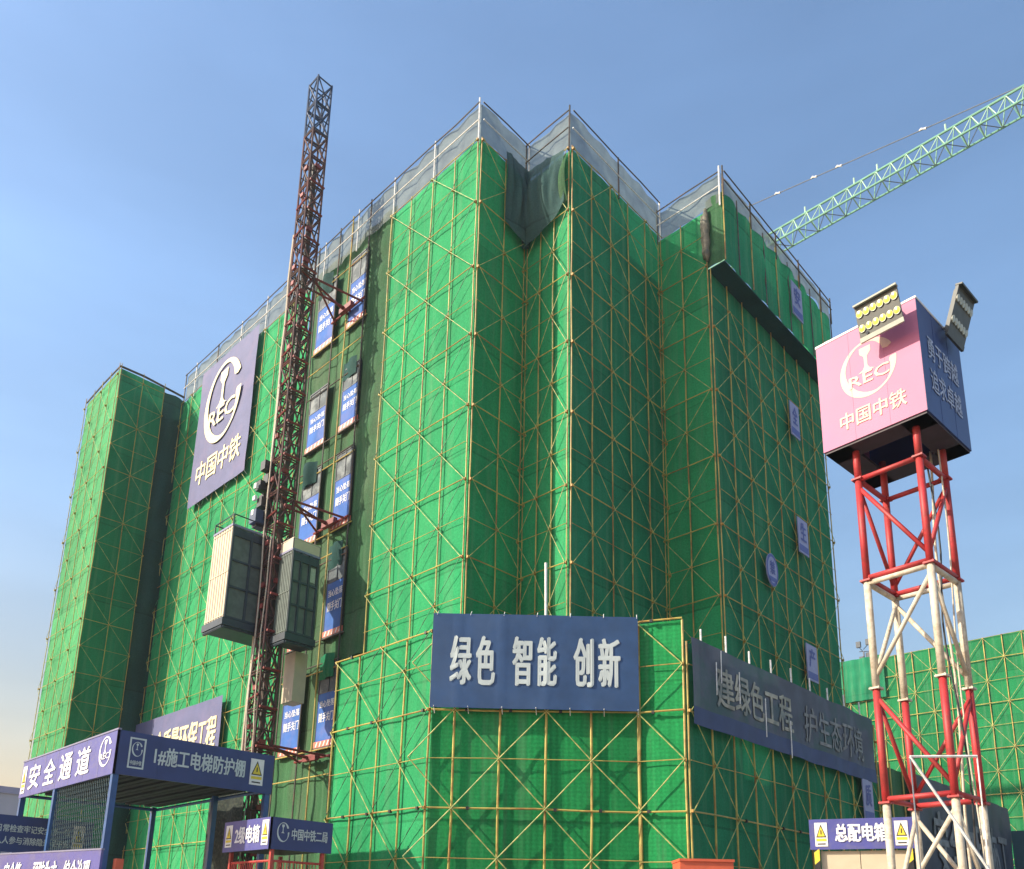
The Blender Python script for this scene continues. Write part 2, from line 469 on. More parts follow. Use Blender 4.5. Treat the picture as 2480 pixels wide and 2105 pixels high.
# ---- lettering with Blender's own font
_TC = {}
def text_verts(s):
    k = s
    if k in _TC:
        return _TC[k]
    cu = bpy.data.curves.new('t', 'FONT')
    cu.body = s
    cu.resolution_u = 2
    cu.fill_mode = 'FRONT'
    o = bpy.data.objects.new('t', cu)
    COL.objects.link(o)
    bpy.context.view_layer.update()
    dg = bpy.context.evaluated_depsgraph_get()
    me = o.evaluated_get(dg).to_mesh()
    vs = [(v.co.x, v.co.y) for v in me.vertices]
    fs = [tuple(p.vertices) for p in me.polygons]
    o.evaluated_get(dg).to_mesh_clear()
    bpy.data.objects.remove(o)
    bpy.data.curves.remove(cu)
    if not vs:
        vs, fs = [(0, 0), (1, 0), (1, 1), (0, 1)], []
    x0 = min(v[0] for v in vs); x1 = max(v[0] for v in vs)
    y0 = min(v[1] for v in vs); y1 = max(v[1] for v in vs)
    vs = [((x - x0) / (x1 - x0 + 1e-9), (y - y0) / (y1 - y0 + 1e-9)) for x, y in vs]
    _TC[k] = (vs, fs)
    return _TC[k]

def text(mb, s, fr, u0, v0, u1, v1, n=0.012, bold=0.018, skew=0.0, rip=None):
    vs, fs = text_verts(s)
    # heavy strokes: the same outlines laid over each other, each a little aside and a little prouder
    k = bold * (v1 - v0) * 0.95
    for i, (du, dv) in enumerate(((0, 0), (k, 0), (-k, 0), (0, k * .7), (0, -k * .7), (k * .8, k * .5), (-k * .8, -k * .5))):
        P = []
        for a, b in vs:
            u = u0 + k + (u1 - u0 - 2 * k) * a + skew * (b - 0.5) + du
            v = v0 + k + (v1 - v0 - 2 * k) * b + dv
            P.append(fr.p(u, v, n + i * .0016 + (rip(u, v) if rip else 0)))
        mb.add(P, fs)

def poly(mb, fr, pts, n):
    mb.add([fr.p(u, v, n) for u, v in pts], [tuple(range(len(pts)))])

def panel(mb, fr, u0, v0, u1, v1, n0, n1):
    c = fr.p((u0 + u1) / 2, (v0 + v1) / 2, (n0 + n1) / 2)
    mb.box(c, (u1 - u0) / 2, (v1 - v0) / 2, (n1 - n0) / 2, (fr.U, fr.V, fr.N))

def rect(mb, fr, u0, v0, u1, v1, n):
    mb.add([fr.p(u0, v0, n), fr.p(u1, v0, n), fr.p(u1, v1, n), fr.p(u0, v1, n)], [(0, 1, 2, 3)])

def fixings(parent, fr, w, h, m, n=.004, every=1.2, v0=0.0):
    """the joints between the sheets of a sign board"""
    k = max(1, int(round(w / every)))
    for i in range(1, k):
        q = MB(); panel(q, fr, w * i / k - .006, v0, w * i / k + .006, v0 + h, 0, n)
        q.build('board_joint', m, parent)

def emblem(mb, fr, cu, cv, ru, rv, n, ring_text=True):
    """round emblem: an open crescent ring, a rail section and three letters"""
    keys = [(28, 0.16), (36, 0.30), (50, 0.22), (75, 0.10), (110, 0.07), (150, 0.15), (185, 0.22), (220, 0.26), (250, 0.20),
            (285, 0.08), (315, 0.07), (340, 0.17), (356, 0.26), (362, 0.20)]
    def th(a):
        for (a0, t0), (a1, t1) in zip(keys, keys[1:]):
            if a0 <= a <= a1:
                k = (a - a0) / (a1 - a0)
                return t0 + (t1 - t0) * k
        return 0.1
    vs, fs = [], []
    A = [28 + (362 - 28) * i / 72 for i in range(73)]
    for a in A:
        c, s_ = math.cos(R(a)), math.sin(R(a))
        t = th(a)
        vs.append(fr.p(cu + ru * c, cv + rv * s_, n))
        vs.append(fr.p(cu + ru * c * (1 - t), cv + rv * s_ * (1 - t), n))
    for i in range(72):
        fs.append((2 * i, 2 * i + 1, 2 * i + 3, 2 * i + 2))
    mb.add(vs, fs)
    prof = [(0.20, 0.78), (0.20, 0.58), (0.06, 0.44), (0.055, 0.10), (0.12, -0.02), (0.30, -0.10)]
    pr = [(-0.05 + a, b) for a, b in prof] + [(-0.05 - a, b) for a, b in reversed(prof)]
    half = len(prof)
    P = [fr.p(cu + ru * a, cv + rv * b, n) for a, b in pr]
    L = len(P)
    mb.add(P, [(i, i + 1, L - 2 - i, L - 1 - i) for i in range(half - 1)])
    if ring_text:
        text(mb, 'REC', fr, cu - ru * 0.70, cv - rv * 0.52, cu + ru * 0.74, cv - rv * 0.10, n, bold=0.03)

def warn(mb, fr, u0, v0, u1, v1, n):
    """white label with a yellow warning triangle and a caption bar"""
    w, h = u1 - u0, v1 - v0
    mb.use(M['white']); rect(mb, fr, u0, v0, u1, v1, n)
    mb.use(M['black']); poly(mb, fr, [(u0 + w * .10, v0 + h * .38), (u0 + w * .90, v0 + h * .38), (u0 + w * .5, v0 + h * .93)], n + .004)
    mb.use(M['yellow']); poly(mb, fr, [(u0 + w * .20, v0 + h * .42), (u0 + w * .80, v0 + h * .42), (u0 + w * .5, v0 + h * .84)], n + .008)
    mb.use(M['black']); rect(mb, fr, u0 + w * .46, v0 + h * .50, u0 + w * .54, v0 + h * .68, n + .012)
    mb.use(M['yellow']); rect(mb, fr, u0 + w * .10, v0 + h * .22, u0 + w * .90, v0 + h * .33, n + .004)
    mb.use(M['black']); rect(mb, fr, u0 + w * .18, v0 + h * .08, u0 + w * .82, v0 + h * .13, n + .004)

def jit(p, a, k=0.0):
    q = Vector(p) * 0.37 + Vector((k, k * 1.7, 0))
    return Vector(p) + noise.noise_vector(q) * a

# ------------------------------------------------------------------ netted scaffold faces
COUNT = {}
REST = {}
LIM = 100
def member(kind, root, mb, m, parent):
    """the first hundred of a kind on a thing are parts of their own, the rest join one part"""
    k = (root.name, kind)
    COUNT[k] = COUNT.get(k, 0) + 1
    if COUNT[k] <= LIM - 1:
        return mb.build(kind, m, parent)
    if k not in REST:
        REST[k] = (MB(), m, root)
    mb2 = REST[k][0]
    if not mb.mats:
        mb2.use(m)
        mb2.add(mb.v, mb.f)
    else:
        o = len(mb2.v)
        mb2.v += mb.v
        for f, i in zip(mb.f, mb.mi):
            mb2.use(mb.mats[i])
            mb2.f.append(tuple(x + o for x in f)); mb2.mi.append(mb2.cur)

def flush_rest():
    for (rn, kind), (mb, m, root) in REST.items():
        o = mb.build(kind, None, root)
        o['kind'] = 'stuff'

def levels(z0, z1, zref=24.79, dz=1.63):
    k0 = math.ceil((z0 - zref) / dz - 1e-6)
    k1 = math.floor((z1 - zref) / dz + 1e-6)
    return [(k, zref + k * dz) for k in range(k0, k1 + 1)]

def net_mesh(fr, w, z0, z1, amp=0.02, step=0.30, posts=None, seed=0.0):
    mb = MB()
    nu = max(2, int(w / step)); nv = max(2, int((z1 - z0) / (step * 1.4)))
    for j in range(nv + 1):
        for i in range(nu + 1):
            u, v = w * i / nu, z0 + (z1 - z0) * j / nv
            d = 0.0
            edge = min(1, min(u, w - u) / 0.4)
            d += amp * noise.noise(Vector((u * 0.55 + seed, v * 0.35, seed)))
            d += amp * 0.8 * noise.noise(Vector((u * 1.7 + seed, v * 0.5, seed + 4)))
            a_, b_ = u / 1.5, v / 1.63
            cell = noise.cell(Vector((math.floor(a_) * 1.3 + seed + .1, math.floor(b_) * 1.7 + .1, seed)))
            d += amp * (.4 + 1.5 * abs(cell)) * math.sin(PI * (a_ % 1)) * math.sin(PI * (b_ % 1)) ** .7
            d -= 0.4 * amp * (1 + math.cos(2 * PI * u / 1.5))
            mb.v.append(tuple(fr.p(u, v, d * edge)))
    for j in range(nv):
        for i in range(nu):
            a = j * (nu + 1) + i
            mb.f.append((a, a + 1, a + nu + 2, a + nu + 1)); mb.mi.append(0)
    return mb

def scaffold_face(root, fr, w, z0, z1, us, m, par=0, zref=24.79, dz=1.63, seed=0.0, rp=0.030, brace=True, top_posts=0.0,
                  dark_lace=False, off=0.10, lev=None):
    """one netted face: the net, and outside it standards, ledgers and crossed braces"""
    screen = net_mesh(fr, w, z0, z1, seed=seed).build('safety_net', m, root, smooth=True)
    lv = lev or levels(z0, z1, zref, dz)
    zs = [z for _, z in lv]
    tilt = (lambda u: 0.0)
    # vertical standards
    for i, u in enumerate(us):
        if u < -1e-6 or u > w + 1e-6:
            continue
        mb = MB()
        pts = []
        zz = z0
        while zz < z1 + top_posts:
            pts.append(jit(fr.p(u, zz, off), 0.035, seed + i))
            zz += 1.63
        pts.append(jit(fr.p(u, z1 + top_posts, off), 0.03, seed + i))
        mb.tube(pts, rp * (0.92 + 0.16 * random.random()), 7)
        member('standard', root, mb, M['pole'], root)
    # ledgers
    for k, z in lv:
        thick = (k % 2 == 0)
        mb = MB().use(M['pole'])
        n = max(2, int(w / 1.5))
        pts = [jit(fr.p(w * i / n, z, off + 0.075), 0.05, seed + k * 0.31) for i in range(n + 1)]
        mb.tube(pts, rp * (0.80 if thick else 0.42), 6)
        for i, u in enumerate(us):
            if u < 0 or u > w:
                continue
            if (i + k + par) % 2 == 0:
                mb.use(M['coupler'])
                mb.box(fr.p(u, z, off + 0.06), 0.042, 0.05, 0.05, (fr.U, fr.V, fr.N))
            if thick and lev and i + 1 < len(us) and random.random() < 0.8:
                mb.use(M['black'])
                mb.box(fr.p(u + 0.25 + 0.3 * random.random(), z, off + 0.085), 0.05, 0.055, 0.05, (fr.U, fr.V, fr.N))
        member('ledger', root, mb, None, root)
    if not brace:
        return screen
    # crossed braces running through the nodes
    idx = {k: z for k, z in lv}
    for sgn in (1, -1):
        used = set()
        for i in range(len(us)):
            for k, z in lv:
                if (i + k + par) % 2 or (i, k) in used:
                    continue
                # start of a chain?
                if i > 0 and (k - sgn) in idx:
                    continue
                ch = [(i, k)]
                a, b = i, k
                while a + 1 < len(us) and (b + sgn) in idx:
                    a += 1; b += sgn
                    ch.append((a, b))
                if len(ch) < 2:
                    continue
                mb = MB()
                pts = [jit(fr.p(us[a], idx[b], off + 0.13), 0.03, seed + a) for a, b in ch]
                mb.tube(pts, rp * 0.48, 5)
                member('brace', root, mb, M['lacing'] if (dark_lace and sgn == -1) else M['brace_dash'], root)
    return screen

def guard(root, fr, w, z0, z1, posts, white=True, seed=0.0, out=0.0, rails=(0.5, 1.0), skip0=False):
    """roof edge guard: pale net behind posts and two rails"""
    g = net_mesh(fr, w, z0, z1, amp=0.06, step=0.4, seed=seed).build('guard_net', M['guard'], root, smooth=True)
    for i, u in enumerate(posts):
        if (i % 2 and i != len(posts) - 1) or (i == 0 and skip0):
            continue
        mb = MB()
        h = z1 + (0.24 if (i * 7 + int(seed * 3)) % 3 == 0 else 0.12) + 0.1 * random.random()
        lean = (random.random() - 0.5) * 0.06
        mb.tube([fr.p(u, z0 - 0.3, 0.10), fr.p(u + lean, h, 0.10)], 0.040, 6)
        member('guard_post', root, mb, M['white_pole'] if (white and random.random() < 0.75) else M['dark_pole'], root)
    for r in rails:
        mb = MB()
        n = max(2, int(w / 1.5))
        z = z0 + (z1 - z0) * r
        mb.tube([jit(fr.p(w * i / n, z, 0.15), 0.05, seed + r) for i in range(n + 1)], 0.032, 6)
        member('guard_rail', root, mb, (M['white_pole'] if (white and r < 0.8) else M['dark_pole']), root)

X, Y, Z = Vector((1, 0, 0)), Vector((0, 1, 0)), Vector((0, 0, 1))
def bays(w, s=1.51, start=0.0):
    n = int(round((w - start) / s))
    return [start + (w - start) * i / n for i in range(n + 1)]

# ------------------------------------------------------------------ ground
g = MB()
g.quad((-600, -300, 0), (400, -300, 0), (400, 600, 0), (-600, 600, 0))
go = g.build('ground', M['ground'])
tag(go, kind='structure')

# ------------------------------------------------------------------ the main building wrapped in green netting
ZT = 34.75         # top of the green net
ZP = 36.65         # top of the roof guard
B = thing('scaffolded_building', (-22, 24, 0), 'tall building wholly wrapped in green scaffold netting, its front stepped in three corners', 'building')
core = MB()
core.bx(-50.1, -23.4, 21.0, 44.0, 0, 33.6)
core.bx(-24.5, -20.7, 24.0, 44.0, 0, 33.5)
core.bx(-22.0, -18.1, 30.8, 42.2, 0, 33.4)
core.build('concrete_frame', M['concrete'], B)
y1, x1, y2, x3, y4, x5 = 19.77, -21.98, 22.76, -19.38, 29.51, -16.72
# left face near panel: us measured from the corner (u runs to -X)
scaffold_face(B, FR((x1, y1, 0), -X, -Y), 6.02, 0.0, ZT, bays(6.02), M['net'], par=0, seed=1.0, dark_lace=True)
# right face of the first step, left face of the second
scaffold_face(B, FR((x1, y1, 0), Y, X), y2 - y1, 0.0, ZT, bays(y2 - y1), M['net'], par=0, seed=2.0)
scaffold_face(B, FR((x3, y2, 0), -X, -Y), x3 - x1, 0.0, ZT - 0.15, [0, 0.84, 1.62, x3 - x1], M['net'], par=0, seed=3.0)
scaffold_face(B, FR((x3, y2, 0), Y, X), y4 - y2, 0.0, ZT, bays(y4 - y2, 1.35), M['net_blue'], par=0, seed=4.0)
scaffold_face(B, FR((x5, y4, 0), -X, -Y), x5 - x3, 0.0, ZT - 0.3, bays(x5 - x3, 1.33), M['net'], par=0, seed=5.0)
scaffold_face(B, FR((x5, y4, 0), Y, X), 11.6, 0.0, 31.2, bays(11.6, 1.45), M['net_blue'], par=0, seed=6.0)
# left face, far panel left of the hoist bay
scaffold_face(B, FR((-35.2, y1, 0), -X, -Y), 15.3, 0.0, ZT, bays(15.3), M['net'], par=1, seed=7.0, dark_lace=True, rp=0.028)
# north and back faces close the volume
bk = MB()
bk.quad((x5, 41.1, 0), (-50.3, 41.1, 0), (-50.3, 41.1, ZT), (x5, 41.1, ZT))
bk.build('safety_net', M['net'], B)

# hoist bay between the two panels: faded net set back, dark poles, landing gates
hb = FR((-28.0, y1 + 0.18, 0), -X, -Y)
net_mesh(hb, 7.2, 0, ZT + 0.75, amp=0.06, seed=9).build('safety_net', M['net_brown'], B, smooth=True)
strip = FR((-27.98, y1 + 0.05, 0), -X, -Y)
net_mesh(strip, 1.85, 12.6, 34.4, amp=0.10, step=0.25, seed=11).build('safety_net', M['net_brown'], B, smooth=True)['label'] = 'faded brownish net strip'
for i, u in enumerate((1.95, 3.5, 4.62, 6.6)):
    mb = MB()
    mb.tube([jit(hb.p(u, z, 0.22), 0.04, i) for z in range(0, 37, 2)] + [hb.p(u, 37.0, 0.22)], 0.042, 6)
    member('standard', B, mb, M['dark_pole'] if i != 1 else M['pole'], B)
FLO = [8.85, 13.95, 19.25, 24.45, 30.25]
FH = [3.65, 3.9, 3.75, 3.2, 3.85]
for k, zf in enumerate(FLO):
    for dz_ in (0.0, -1.15, 0.85 + FH[k] - 0.9):
        mb = MB()
        mb.tube([jit(hb.p(i * 1.2 + (1.9 if dz_ else 1.7), zf + dz_ - 0.12, 0.20), 0.03, k) for i in range(5)], 0.03, 6)
        member('ledger', B, mb, M['dark_pole'] if k % 2 else M['pole'], B)
def gate(u0, u1, z0, h, seed):
    fr = FR(hb.p(u1, z0, 0.12), X, -Y)
    w = u1 - u0
    f = MB()
    for a, b_, c, d in ((0, 0, .05, h), (w - .05, 0, w, h), (.05, h - .06, w - .05, h), (.05, h * .62, w - .05, h * .62 + .05), (w * .52, h * .62, w * .52 + .04, h)):
        panel(f, fr, a, b_, c, d, 0.0, 0.06)
    g_ = f.build('landing_gate', M['gate_frame'], B)
    p = MB(); panel(p, fr, .05, .02, w - .05, h * .62, 0.01, 0.045)
    p.build('sign_panel', M['gate_blue'], g_)
    p = MB(); panel(p, fr, .05, h * .62 + .05, w - .05, h - .06, 0.01, 0.03)
    p.build('wire_mesh', M['gate_mesh'], g_)
    t = MB(); text(t, '当心坠落', fr, w * .14, h * .44, w * .90, h * .53, .05, bold=.015); t.build('lettering', M['ink_white'], g_)
    t = MB(); text(t, '随手关门', fr, w * .14, h * .26, w * .90, h * .38, .05, bold=.015); t.build('lettering', M['ink_white'], g_)
    tb = MB().use(M['toe'])
    panel(tb, fr, -.05, -.16, w + .05, .10, .02, .07)
    tb.use(M['white'])
    for i in range(5):
        u = w * (i + .35) / 5
        tb.add([fr.p(u, -.14, .074), fr.p(u + .08, -.14, .074), fr.p(u + .18, .08, .074), fr.p(u + .10, .08, .074)], [(0, 1, 2, 3)])
    tb.use(M['dark_pole'])
    panel(tb, fr, -.1, -.27, w + .1, -.17, -.05, .075)
    tb.build('toe_board', None, g_)
    # rag of loose net at the head of the gate
    rg = net_mesh(FR(fr.p(0.05, h * .80, .09), X, -Y), w * .75, 0, h * .30, amp=.16, step=.16, seed=seed)
    if seed % 3 < 1.7:
        rg.build('net_rag', M['net_dark'] if seed % 2 else M['net_blue'], g_, smooth=True)
for k, zf in enumerate(FLO):
    gate(1.95, 3.40, zf + 0.15, FH[k], k * 1.3)
    gate(4.66, 6.32, zf + 0.12, FH[k], k * 1.3 + 2)
# roof guards all along the stepped edge
guard(B, FR((x1, y1, 0), -X, -Y), 28.3, ZT, ZP, bays(28.3, 1.51), seed=1.1)
guard(B, FR((x1, y1, 0), Y, X), y2 - y1, ZT, ZP, bays(y2 - y1), seed=2.1, skip0=True)
guard(B, FR((x3, y2, 0), -X, -Y), x3 - x1, ZT, ZP, bays(x3 - x1), white=False, seed=3.1)
guard(B, FR((x3, y2, 0), Y, X), y4 - y2, ZT, ZP, bays(y4 - y2, 1.7), seed=4.1, skip0=True)
guard(B, FR((x5 + .8, y4, 0), -X, -Y), x5 + .8 - x3, ZT - .25, 36.1, bays(x5 + .8 - x3, 1.7), seed=5.1)
# widened top ring over the last step with its dark catch net underneath
XR = x5 + 0.85
ring_fr = FR((XR, y4, 0), Y, X)
net_mesh(ring_fr, 11.7, 31.22, 35.05, amp=.06, seed=13).build('safety_net', M['net_blue'], B, smooth=True)
for i, u in enumerate(bays(11.7, 1.3)):
    mb = MB(); mb.tube([jit(ring_fr.p(u, z, .06), .03, i) for z in (31.2, 33, 35.4)], .032, 6)
    member('standard', B, mb, M['dark_pole'] if i % 2 else M['pole'], B)
guard(B, ring_fr, 11.7, 35.0, 36.1, bays(11.7, 1.3), white=False, seed=6.1, rails=(0.55, 1.0))
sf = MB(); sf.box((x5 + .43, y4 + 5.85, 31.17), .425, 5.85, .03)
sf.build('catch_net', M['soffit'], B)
ls = net_mesh(FR((XR, y4 + .0, 0), -X, -Y), .85, 31.25, 35.0, amp=.08, step=.2, seed=14)
ls.build('safety_net', M['net_brown'], B, smooth=True)

# ------------------------------------------------------------------ annex tower at the far left
A = thing('scaffolded_annex', (-53, 17.5, 0), 'narrow green netted stair tower projecting at the left end of the building', 'tower')
c = MB(); c.bx(-55.4, -51.2, 16.6, 19.9, 0, 34.2); c.build('concrete_frame', M['concrete'], A)
scaffold_face(A, FR((-50.3, 15.57, 0), -X, -Y), 5.6, 0, 35.05, bays(5.6, 1.4), M['net_far'], par=0, seed=21.0, rp=.023, top_posts=.35)
scaffold_face(A, FR((-50.3, 15.57, 0), Y, X), 2.78, 0, 35.05, bays(2.78, 1.39), M['net_blue'], par=1, seed=22.0, rp=.022, zref=24.79, top_posts=.3)
s = net_mesh(FR((-50.45, 18.35, 0), Y, X), 2.1, 0, 34.9, amp=.12, step=.25, seed=23)  # dark sheet painted in for the shade of the gap by the main wall
o = s.build('safety_net', M['net_dark'], A, smooth=True); o['label'] = 'dark sheet standing in for the shaded gap'
b = MB(); b.quad((-55.9, 15.57, 0), (-55.9, 20, 0), (-55.9, 20, 35), (-55.9, 15.57, 35)); b.build('safety_net', M['net_far'], A)
tr = MB(); tr.tube([(-50.25, 15.5, 35.15), (-50.25, 17, 35.2), (-50.3, 19.7, 35.05)], .07, 6); tr.build('roof_rail', M['dark_pole'], A)
tr = MB(); tr.tube([(-50.25, 15.5, 35.15), (-53, 15.5, 35.2), (-55.9, 15.5, 35.1)], .05, 6); tr.build('roof_rail', M['dark_pole'], A)

# ------------------------------------------------------------------ podium scaffold in front
P = thing('podium_scaffold', (-19, 21, 0), 'low netted scaffold block in front of the stepped corner, carrying two banners', 'scaffold')
pl = [(-21.69, 18.24), (-16.56, 23.24), (-15.10, 23.86)]
PZ = [2.0, 3.65, 5.3, 7.0, 8.7, 10.35, 12.0]
plev = [(k - 4, z) for k, z in enumerate(PZ)]
cc = MB(); cc.add([(-27.2, 19.2, 0), (-22.0, 19.2, 0), (-17.3, 23.9, 0), (-16.2, 24.3, 0), (-16.2, 44, 0), (-27.2, 44, 0),
                  (-27.2, 19.2, 8.2), (-22.0, 19.2, 8.2), (-17.3, 23.9, 8.2), (-16.2, 24.3, 8.2), (-16.2, 44, 8.2), (-27.2, 44, 8.2)],
                 [(6, 7, 8, 9, 10, 11), (0, 1, 7, 6), (1, 2, 8, 7), (2, 3, 9, 8), (3, 4, 10, 9)])
cc.build('concrete_frame', M['concrete'], P)
scaffold_face(P, FR((pl[0][0], pl[0][1], 0), -X, -Y), 5.8, 0, 11.6, bays(5.8, 1.45), M['net'], par=0, lev=plev[:-1] + [(2, 11.55)], seed=31, dark_lace=True, rp=.036)
d1 = Vector((pl[1][0] - pl[0][0], pl[1][1] - pl[0][1], 0)); w1 = d1.length
fr_front = FR((pl[0][0], pl[0][1], 0), d1, d1.cross(Z))
scaffold_face(P, fr_front, w1, 0, 12.0, [-.73, .80, 2.37, 3.95, 5.5, w1], M['net_near'], par=1, lev=plev, seed=32, rp=.045)
d2 = Vector((pl[2][0] - pl[1][0], pl[2][1] - pl[1][1], 0)); w2 = d2.length
fr_strip = FR((pl[1][0], pl[1][1], 0), d2, d2.cross(Z))
scaffold_face(P, fr_strip, w2, 0, 12.0, [0, w2], M['net_near'], par=0, lev=plev, seed=33, rp=.043)
x9 = -15.07
fr_right = FR((x9, pl[2][1], 0), Y, X)
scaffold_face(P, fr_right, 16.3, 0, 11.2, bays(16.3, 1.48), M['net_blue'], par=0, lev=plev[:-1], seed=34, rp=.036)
# lower wing running on beyond the building
fr_low = FR((x9 - .01, 40.2, 0), Y, X)
net_mesh(fr_low, 21.4, 0, 9.4, amp=.06, seed=35).build('safety_net', M['net_brown'], P, smooth=True)
for i, u in enumerate(bays(21.4, 1.6)):
    mb = MB(); mb.tube([fr_low.p(u, 0, .1), fr_low.p(u, 9.6, .1)], .04, 6); member('standard', P, mb, M['pole'], P)
# white pipe tips standing along the top edge
for i in range(9):
    u = .9 + i * 1.72
    mb = MB(); mb.tube([fr_right.p(u, 9.6, .14), fr_right.p(u, 11.85 + .25 * random.random(), .14)], .036, 6)
    mb.build('pipe_upright', M['white_pole'], P)
mb = MB(); mb.tube([(-18.95, 21.05, 11.0), (-19.0, 21.05, 14.35)], .05, 7); mb.build('pipe_upright', M['white_pole'], P)

# ------------------------------------------------------------------ banners
def rip_fn(amp, seed):
    def f(u, v):
        return amp * (noise.noise(Vector((u * .6 + seed, v * .4, seed))) + .3 * noise.noise(Vector((u * 1.3, v * .6 + seed, seed))))
    return f
def cloth(fr, w, h, rip, m, name, parent=None, n=.0, step=.15, v0=0.0):
    mb = MB()
    nu, nv = max(2, int(w / step)), max(2, int(h / step))
    for j in range(nv + 1):
        for i in range(nu + 1):
            u, v = w * i / nu, v0 + h * j / nv
            mb.v.append(tuple(fr.p(u, v, n + rip(u, v))))
    for j in range(nv):
        for i in range(nu):
            a = j * (nu + 1) + i
            mb.f.append((a, a + 1, a + nu + 2, a + nu + 1)); mb.mi.append(0)
    return mb.build(name, m, parent, smooth=True)

bt = thing('banner', (-19, 20.8, 8.7), 'wide blue banner with three pairs of pale tall characters on the front scaffold', 'banner')
fr = FR((pl[0][0], pl[0][1], 8.72) , d1, fr_front.N)
fr.O = fr.O + fr.N * .36 - fr.U * .06
_rb = rip_fn(.03, 3)
rp_ = lambda u, v: _rb(u, v) + .016 * sum(math.exp(-((u - uk) / .07) ** 2) for uk in (.9, 2.45, 4.0, 5.56))
cloth(fr, w1 + .02, 3.42, rp_, M['banner_blue'], 'banner_cloth', bt)
t = MB()
for s_, a, b_ in (('绿', .64, 1.40), ('色', 1.53, 2.22), ('智', 2.80, 3.50), ('能', 3.66, 4.36), ('创', 4.92, 5.64), ('新', 5.78, 6.56)):
    t = MB(); text(t, s_, fr, a, .80, b_, 2.62, .018, bold=.022, rip=rp_); t.build('lettering', M['ink_pale'], bt)

br = thing('banner', (x9 + .3, 32, 8.2), 'long dim blue banner with worn characters along the shaded side of the low scaffold', 'banner')
fr = FR((x9, 23.8, 8.28), Y, X); fr.O = fr.O + fr.N * .34
rp_ = rip_fn(.10, 8)
cloth(fr, 15.6, 2.45, rp_, M['banner_dim'], 'banner_cloth', br, v0=.55)
cloth(fr, 15.6, .62, rp_, M['banner_hem'], 'banner_hem', br, n=.01, v0=-.06)
t = MB(); text(t, '建绿色工程', fr, 1.55, .82, 7.3, 2.35, .03, bold=.020, rip=rp_); t.build('lettering', M['ink_dim'], br)
t = MB(); text(t, '护生态环境', fr, 8.4, .75, 14.4, 2.3, .03, bold=.012, rip=rp_); t.build('lettering', M['ink_grey'], br)
for i, u in enumerate((1.4, 1.75, 3.0, 4.9, 6.9)):
    mb = MB(); a = 1.2 + .5 * (i % 2)
    mb.tube([fr.p(u, a - 1.4 * (i in (3, 4)), .10), fr.p(u + .02, a + 1.2 - 1.1 * (i in (3, 4)), .11)], .020, 6); mb.build('batten', M['white_pole'], br)

bl = thing('banner', (-43.5, 19.4, 25.7), 'tall grey blue banner with a large cream round emblem high on the left face', 'banner')
fr = FR((-47.05, y1 - .32, 25.65), X, -Y)
rp_ = rip_fn(.06, 12)
cloth(fr, 6.95, 9.45, rp_, M['banner_grey'], 'banner_cloth', bl)
t = MB()
emblem(t, fr, 3.27, 6.05, 2.25, 2.75, .07); t.build('emblem', M['ink_cream'], bl)
t = MB(); text(t, '中国中铁', fr, .75, 1.15, 6.2, 2.75, .03, bold=.02, rip=rp_)
t.build('lettering', M['ink_cream'], bl)

b2 = thing('banner', (-45.5, 19.4, 10), 'grey banner with tall cream characters low on the left face, behind the canopy', 'banner')
fr = FR((-51.6, y1 - .36, 9.6), X, -Y)
rp_ = rip_fn(.05, 15)
cloth(fr, 11.95, 3.05, rp_, M['banner_grey'], 'banner_cloth', b2)
t = MB(); text(t, '创安全质量环保工程', fr, 2.2, .35, 11.55, 2.15, .025, bold=.024, rip=rp_); t.build('lettering', M['ink_cream'], b2)

bd = thing('banner', (x9 + .3, 53, 5), 'dark hanging tarpaulin with ghostly faded characters behind the red and white tower', 'banner')
fr = FR((x9, 43.6, 3.0), Y, X); fr.O = fr.O + fr.N * .3
rp_ = rip_fn(.13, 18)
cloth(fr, 17.6, 6.45, rp_, M['tarp'], 'banner_cloth', bd, step=.4)
t = MB(); text(t, '安全文明施工', fr, 3.0, 1.2, 16.6, 4.9, .08, bold=.02, rip=rp_); t.build('lettering', M['ink_grey'], bd)

def lashings(parent, fr, w, v0, v1, n, step=1.1):
    k = int(w / step)
    for i in range(k + 1):
        u = .08 + (w - .16) * i / k
        for v, s_ in ((v1, 1), (v0, -1)):
            q = MB(); q.tube([fr.p(u, v - .06 * s_, n), fr.p(u + .03, v + .16 * s_, n - .22)], .014, 4)
            q.build('lashing', M['white_pole'], parent)
lashings(bt, FR(Vector((pl[0][0], pl[0][1], 8.72)) + fr_front.N * .36, d1, fr_front.N), w1, 0, 3.42, .03)
lashings(bl, FR((-47.05, y1 - .32, 25.65), X, -Y), 6.95, 0, 9.45, .04)
